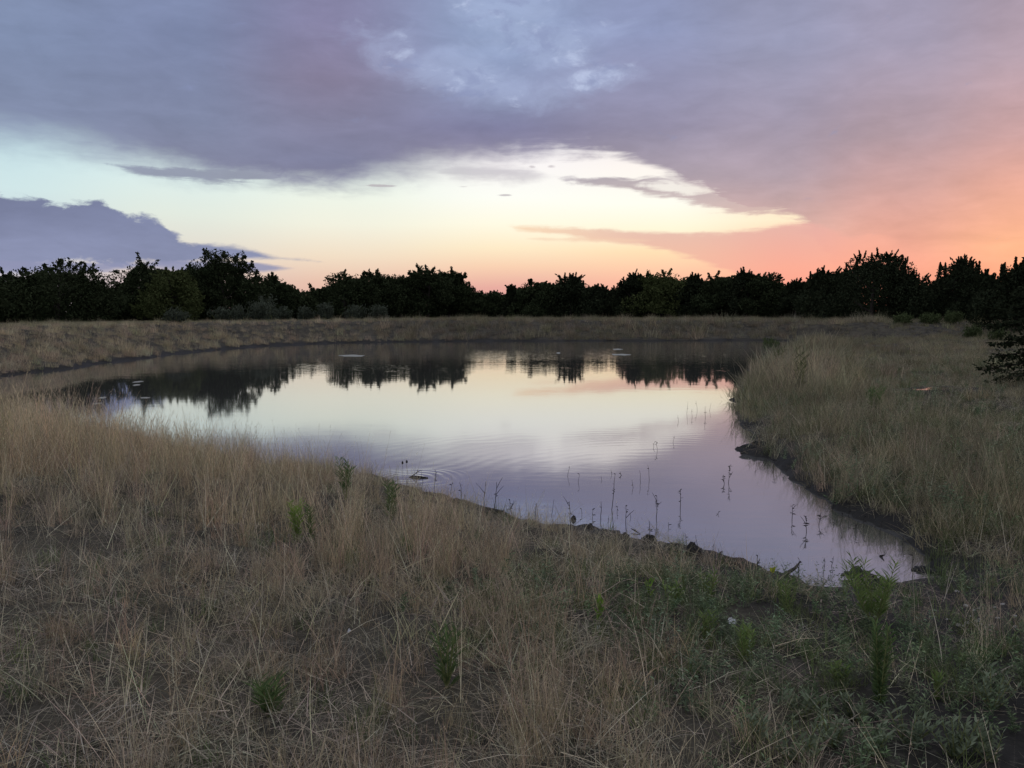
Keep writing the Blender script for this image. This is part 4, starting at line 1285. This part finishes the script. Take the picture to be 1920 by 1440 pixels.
special = [
    (1146, 956, 78, 8, 0, 'tallest dark weed stem standing alone in the water right of centre'),
    (1231, 972, 50, 14, 2, 'twin stemmed leafy weed in the water left of the lone knotted stem'),
    (1275, 955, 46, 12, 0, 'knotted upright weed stem alone in the open water right of the twin stems'),
    (1366, 905, 40, 20, 1, 'leafy weed standing in the water below the mud spit'),
    (1358, 908, 22, 12, 1, 'short leafy weed just left of the one below the mud spit'),
    (926, 958, 64, 2, 2, 'forked bare weed like a letter Y at the shore left of centre'),
    (906, 952, 58, 1, 1, 'bare weed stem leaning left beside the forked one'),
    (866, 946, 52, 3, 0, 'slim bare weed stem at the shore left of the forked pair'),
    (960, 973, 46, 5, 2, 'branched weed with curled tips right of the forked pair'),
    (1070, 982, 52, 5, 1, 'stout weed stem by a floating clod in front of the lumpy shore'),
    (1174, 1000, 62, 8, 1, 'crooked leafy weed rising from the water above the first mud clod'),
    (1220, 1008, 40, 8, 0, 'curved weed stem growing out of the largest mud clod'),
    (1001, 985, 52, 3, 0, 'upright weed with a notched tip near the small dark lump'),
    (1127, 976, 44, 5, 0, 'stem with a leafy foot just left of the tallest weed stem'),
    (1322, 784, 26, 8, 0, 'knotted stem in the water beside the overhanging right bank'),
    (1497, 1068, 30, 3, 1, 'little branched weed by the bent driftwood'),
    (1419, 1064, 34, 2, 2, 'little leafless forked twig standing on the shore lump'),
    (1485, 975, 36, 12, 1, 'leafy weed hanging at the right bank above the open water'),
    (1512, 998, 40, 16, 2, 'bushy leafy weed dipping in the water off the right bank'),
    (1535, 985, 34, 10, 1, 'leafy weed right of the bushy one off the right bank'),
    (817, 892, 18, 1, 0, 'short stub of weed in the water right of the floating twig'),
]
for k, (px, py, hh, lv, fk, lb) in enumerate(special):
    stem_plant(px, py, hh, lb, 900 + k, lv, 0.10, None, forks=fk)
few = [(978, 968, 30), (1012, 975, 34), (1034, 968, 40), (1058, 978, 24), (1090, 965, 18), (1112, 972, 28), (1140, 985, 26), (1158, 962, 20), (1186, 972, 18), (1200, 905, 30), (1218, 900, 34), (1190, 915, 22), (1256, 990, 18), (1290, 1020, 30), (1345, 965, 14), (1063, 893, 26), (1085, 905, 22), (1130, 900, 14), (1148, 890, 16), (1165, 892, 14),
       (1232, 845, 24), (1225, 838, 14), (1262, 830, 18), (1286, 775, 26), (1300, 782, 18), (1308, 770, 22), (1272, 790, 16), (1378, 800, 30), (1402, 812, 24), (1420, 870, 30), (1450, 885, 30), (1330, 770, 18), (840, 936, 40), (795, 905, 30), (812, 915, 36), (778, 895, 26), (880, 952, 18), (1310, 1032, 40), (1335, 1040, 30), (1350, 1044, 26),
       (1560, 962, 40), (1590, 975, 44), (1620, 992, 40), (1650, 1004, 36), (1575, 985, 30), (1690, 1020, 34), (1605, 1000, 30), (1712, 1085, 60), (1545, 1075, 40), (1558, 1062, 30)]
for k, (px, py, hh) in enumerate(few):
    stem_plant(px + random.uniform(-2, 2), py, hh, GW, 1200 + k, random.choice((0, 1, 2, 4)), 0.18, GG, r_=0.0025)
for px, py, lb in ((755, 868, 'left one of two knob topped stems above the floating twig'), (763, 866, 'right one of two knob topped stems above the floating twig')):
    c = at(px, 897)
    hgt = (897 - py) / F_PX * c[1]
    root = empty('seed_head_weed', c); tag(root, lb, 'water weed')
    v, f = tube([(0, 0, -0.05), (0.004, 0, hgt * 0.5), (0, 0, hgt)], [0.002, 0.0018, 0.0016], 5); mesh_obj('stem', v, f, M_STEM, root)
    v, f = tube([(0, 0, hgt - 0.02), (0, 0, hgt - 0.008), (0, 0, hgt + 0.012), (0, 0, hgt + 0.03)], [0.003, 0.016, 0.014, 0.002], 8); mesh_obj('seed_head', v, f, M_STEM, root, smooth=True)

# floating twig with a raised fork
c = at(772, 896)
root = empty('floating_twig', c); tag(root, 'dark twig with a raised fork floating in rings of water near the left shore', 'twig')
v, f = tube([(-0.06, 0.02, -0.01), (0.0, 0.0, 0.012), (0.10, -0.03, 0.014), (0.24, -0.06, 0.004)], [0.006, 0.013, 0.016, 0.010], 7); mesh_obj('twig', v, f, M_DRIFT, root, smooth=True)
v, f = tube([(-0.01, 0.0, 0.012), (0.06, 0.01, 0.055), (0.10, 0.02, 0.085), (0.15, 0.03, 0.10)], [0.007, 0.006, 0.005, 0.002], 5); mesh_obj('fork', v, f, M_DRIFT, root, smooth=True)
v, f = tube([(0.07, 0.01, 0.06), (0.08, 0.02, 0.085), (0.085, 0.02, 0.11)], [0.005, 0.004, 0.002], 5); mesh_obj('fork', v, f, M_DRIFT, root, smooth=True)

# bent driftwood, a dark chip, pale sticks
def stick(pts_px, lifts, radii, label, mat, name='stick', cat='stick', group=None):
    P = [at(px, py) + np.array((0, 0, l)) for (px, py), l in zip(pts_px, lifts)]
    o0 = P[0].copy(); o0[2] -= lifts[0]
    v, f = tube([p_ - o0 for p_ in P], radii, 7)
    o = mesh_obj(name, v, f, mat, smooth=True); o.location = o0
    tag(o, label, cat, group)
    return o
stick([(1452, 1096), (1470, 1088), (1490, 1086), (1500, 1082)], [0.0, 0.04, 0.09, 0.14], [0.016, 0.02, 0.014, 0.005], 'dark bent driftwood sticking up from the shore over the water', M_DRIFT, 'driftwood', 'driftwood')
stick([(1494, 1098), (1497, 1091), (1496, 1084)], [0.0, 0.03, 0.04], [0.003, 0.008, 0.002], 'dark curled leaf standing on the water right of the bent driftwood', M_DRIFT, 'curled_leaf', 'leaf')
stick([(1651, 1044), (1658, 1046)], [0.0, 0.03], [0.015, 0.004], 'small dark chip standing in the water above the willow sapling', M_DRIFT, 'wood_chip', 'wood chip')
stick([(1200, 1003), (1190, 999), (1183, 996)], [0.005, 0.02, 0.03], [0.004, 0.009, 0.003], 'dark sliver floating above the mud clods', M_DRIFT, 'floating_sliver', 'twig')
stick([(1850, 1290), (1880, 1276), (1915, 1262)], [0.04, 0.05, 0.06], [0.005, 0.006, 0.004], 'pale straight stick lying at the right edge of the foreground', M_PALE)
stick([(300, 1000), (260, 1040), (208, 1052)], [0.02, 0.05, 0.05], [0.002, 0.0025, 0.0015], 'pale thin straw bridging the grass at left', M_PALE, 'straw', 'straw')
stick([(1690, 1128), (1650, 1150), (1600, 1170)], [0.01, 0.03, 0.02], [0.003, 0.004, 0.002], 'thin grey stick on the mud below the willow sapling', M_PALE)

def lump(name, px, py, wpx, hpx, label, cat, mat, seed, group=None, dz=0.0, flat=1.0, zabs=None):
    c = at(px, py, dz) if zabs is None else on_level(px, py, zabs)
    w_ = wpx / F_PX * c[1] / 2; h_ = hpx / F_PX * c[1]
    q = np.random.default_rng(seed)
    V, F = [], []
    nu, nvv = 22, 11
    ph = q.uniform(0, 6.28, 6)
    for j in range(nvv + 1):
        b = -0.3 + (math.pi / 2 + 0.3) * j / nvv
        for i in range(nu):
            a = 2 * math.pi * i / nu
            r_ = 1 + 0.16 * math.sin(2 * a + ph[0]) + 0.12 * math.sin(3 * a + ph[1] + 2 * b) + 0.14 * math.sin(5 * a + 4 * b + ph[2]) + 0.10 * math.sin(9 * a - 7 * b + ph[3]) + q.normal(0, 0.085)
            V.append((w_ * r_ * math.cos(a) * math.cos(b), w_ * 0.75 * r_ * math.sin(a) * math.cos(b), h_ * r_ * math.sin(b) * flat))
    for j in range(nvv):
        for i in range(nu):
            F.append((j * nu + i, j * nu + (i + 1) % nu, (j + 1) * nu + (i + 1) % nu, (j + 1) * nu + i))
    o = mesh_obj(name, np.array(V), np.array(F), mat, smooth=True)
    o.location = c
    tag(o, label, cat, group)
    return o

def mud_mat():
    m, gm = nodes_mat('wet_mud')
    tcn = gm.new('ShaderNodeTexCoord')
    n = gm.noise(tcn.outputs['Object'], 30.0, 6, 0.65)
    b = gm.new('ShaderNodeBump'); b.inputs['Strength'].default_value = 1.0; b.inputs['Distance'].default_value = 0.02
    gm.put(b.inputs['Height'], n)
    out(gm, principled(gm, gm.mix(n, (0.010, 0.010, 0.0098, 1), (0.04, 0.037, 0.035, 1)), 0.6, 0.25, b.outputs[0]))
    return m
M_MUD = mud_mat()
def stone_mat(name, c1, c2):
    m, gm = nodes_mat(name)
    tcn = gm.new('ShaderNodeTexCoord')
    n = gm.noise(tcn.outputs['Object'], 40.0, 4, 0.6)
    out(gm, principled(gm, gm.mix(n, c1 + (1,), c2 + (1,)), 0.8, 0.3))
    return m
M_STONE = stone_mat('pale_stone', (0.30, 0.28, 0.26), (0.50, 0.48, 0.45))
M_WHITE = stone_mat('white_stone', (0.62, 0.62, 0.64), (0.80, 0.80, 0.82))

lump('mud_mound', 1436, 850, 96, 19, 'dark mud spit poking out from the right bank into the pond', 'mud mound', M_MUD, 4, zabs=-0.04)
for k, (px, py, w_, h_, lb) in enumerate((
        (1216, 1020, 22, 14, 'largest mud clod at the near waterline with a curved weed on top'),
        (1262, 1032, 26, 10, 'flat mud clod right of the largest clod at the near waterline'),
        (1303, 1042, 26, 18, 'tufted mud clod at the near waterline right of the flat one'),
        (1172, 1012, 14, 10, 'small mud clod at the near waterline left of the largest clod'),
        (985, 990, 12, 8, 'small dark lump on the shore below the upright notched weed'),
        (854, 945, 14, 8, 'small rounded clod in the water beside the slim bare stem'),
        (1106, 992, 12, 8, 'little mud lump behind the lumpy shore edge'),
        (1075, 975, 8, 6, 'floating clod beside the stout weed stem'),
        (1365, 1058, 40, 14, 'broad mud hump at the shore left of the forked twig'),
        (1735, 1072, 40, 9, 'little mud tongue at the right tip of the pond'),
        (1612, 1082, 46, 10, 'dark mud tongue behind the willow sapling'),
        (1645, 1100, 60, 16, 'dark mud bank around the foot of the willow sapling'),
        (1135, 1004, 60, 10, 'long low mud hump where the shore bulges into the water'),
        (915, 960, 40, 8, 'low mud hump at the shore below the forked weed'))):
    lump('mud_clod', px, py, w_ * 1.15, h_ * (0.75 if w_ > 30 else 1.05), lb, 'mud clod', M_MUD, 60 + k)
lump('pebble', 1371, 1170, 15, 9, 'round white pebble among dark weeds right of centre foreground', 'pebble', M_WHITE, 81)
lump('pebble', 1365, 1122, 6, 4, 'tiny white chip above the round white pebble', 'pebble', M_WHITE, 82)
GP = 'pale stone chip on the dark mud at the right'
for k in range(26):
    a = random.gauss(0, 1); b = random.gauss(0, 1)
    px = 1828 + a * 38; py = 1162 + b * 22
    lump('stone_chip', px, py, random.uniform(5, 11), random.uniform(2, 4), GP, 'stone', M_STONE, 100 + k, 'pale stone chips on the mud at right', flat=0.8)
for k, (px, py, lb) in enumerate(((184, 909, 'white speck of stone in the bare patch at left'), (412, 974, 'white speck of stone in grass left of the bright green clump'), (768, 973, 'white speck of stone near the dark green weed below the twig'), (1122, 1181, 'white flake beside the light green leafy shoot'), (655, 1189, 'pale flake in the dark grass left of the tall green tuft'))):
    lump('stone_chip', px, py, 7, 5, lb, 'stone', M_WHITE, 140 + k)

# floating scum patches on the pond
M_SCUM = stone_mat('pond_scum', (0.22, 0.22, 0.19), (0.34, 0.34, 0.30))
def scum(px, py, wpx, hpx, label, seed):
    c = on_level(px, py)
    w_ = wpx / F_PX * c[1] / 2
    dpx = hpx / 2
    d_ = abs(on_level(px, py - dpx)[1] - on_level(px, py + dpx)[1]) / 2
    q = np.random.default_rng(seed)
    n = 22
    top_, bot_ = [], []
    ph = q.uniform(0, 6.28, 3)
    for i in range(n):
        a = 2 * math.pi * i / n
        r_ = 1 + 0.22 * math.sin(2 * a + ph[0]) + 0.15 * math.sin(5 * a + ph[1])
        top_.append((w_ * r_ * math.cos(a), d_ * r_ * math.sin(a), 0.012)); bot_.append((w_ * r_ * 1.03 * math.cos(a), d_ * r_ * 1.03 * math.sin(a), -0.02))
    V = top_ + bot_
    F = [tuple(range(n))] + [(i, n + i, n + (i + 1) % n, (i + 1) % n) for i in range(n)]
    o = mesh_obj('scum_patch', np.array(V), F, M_SCUM); o.location = c
    tag(o, label, 'scum', 'pale scum patches on the pond')
scum(660, 667, 46, 3, 'long pale scum streak on the water left of centre', 1)
scum(1164, 665, 28, 3, 'pale scum patch on the water under the right hand tree reflections', 2)
scum(1158, 655, 16, 2, 'small scum patch just above the one under the right hand reflections', 3)
scum(1047, 662, 8, 2, 'tiny scum fleck left of the right hand scum patches', 4)
scum(259, 716, 15, 2, 'upper of two small scum flecks in the dark reflection at left', 5)
scum(256, 722, 12, 2, 'lower of two small scum flecks in the dark reflection at left', 6)
scum(192, 746, 13, 2, 'small scum fleck near the left shore grass', 7)
scum(272, 746, 14, 2, 'small scum fleck in the blue reflection at left', 8)
scum(182, 757, 14, 2, 'scum fleck closest to the left shore grass', 9)
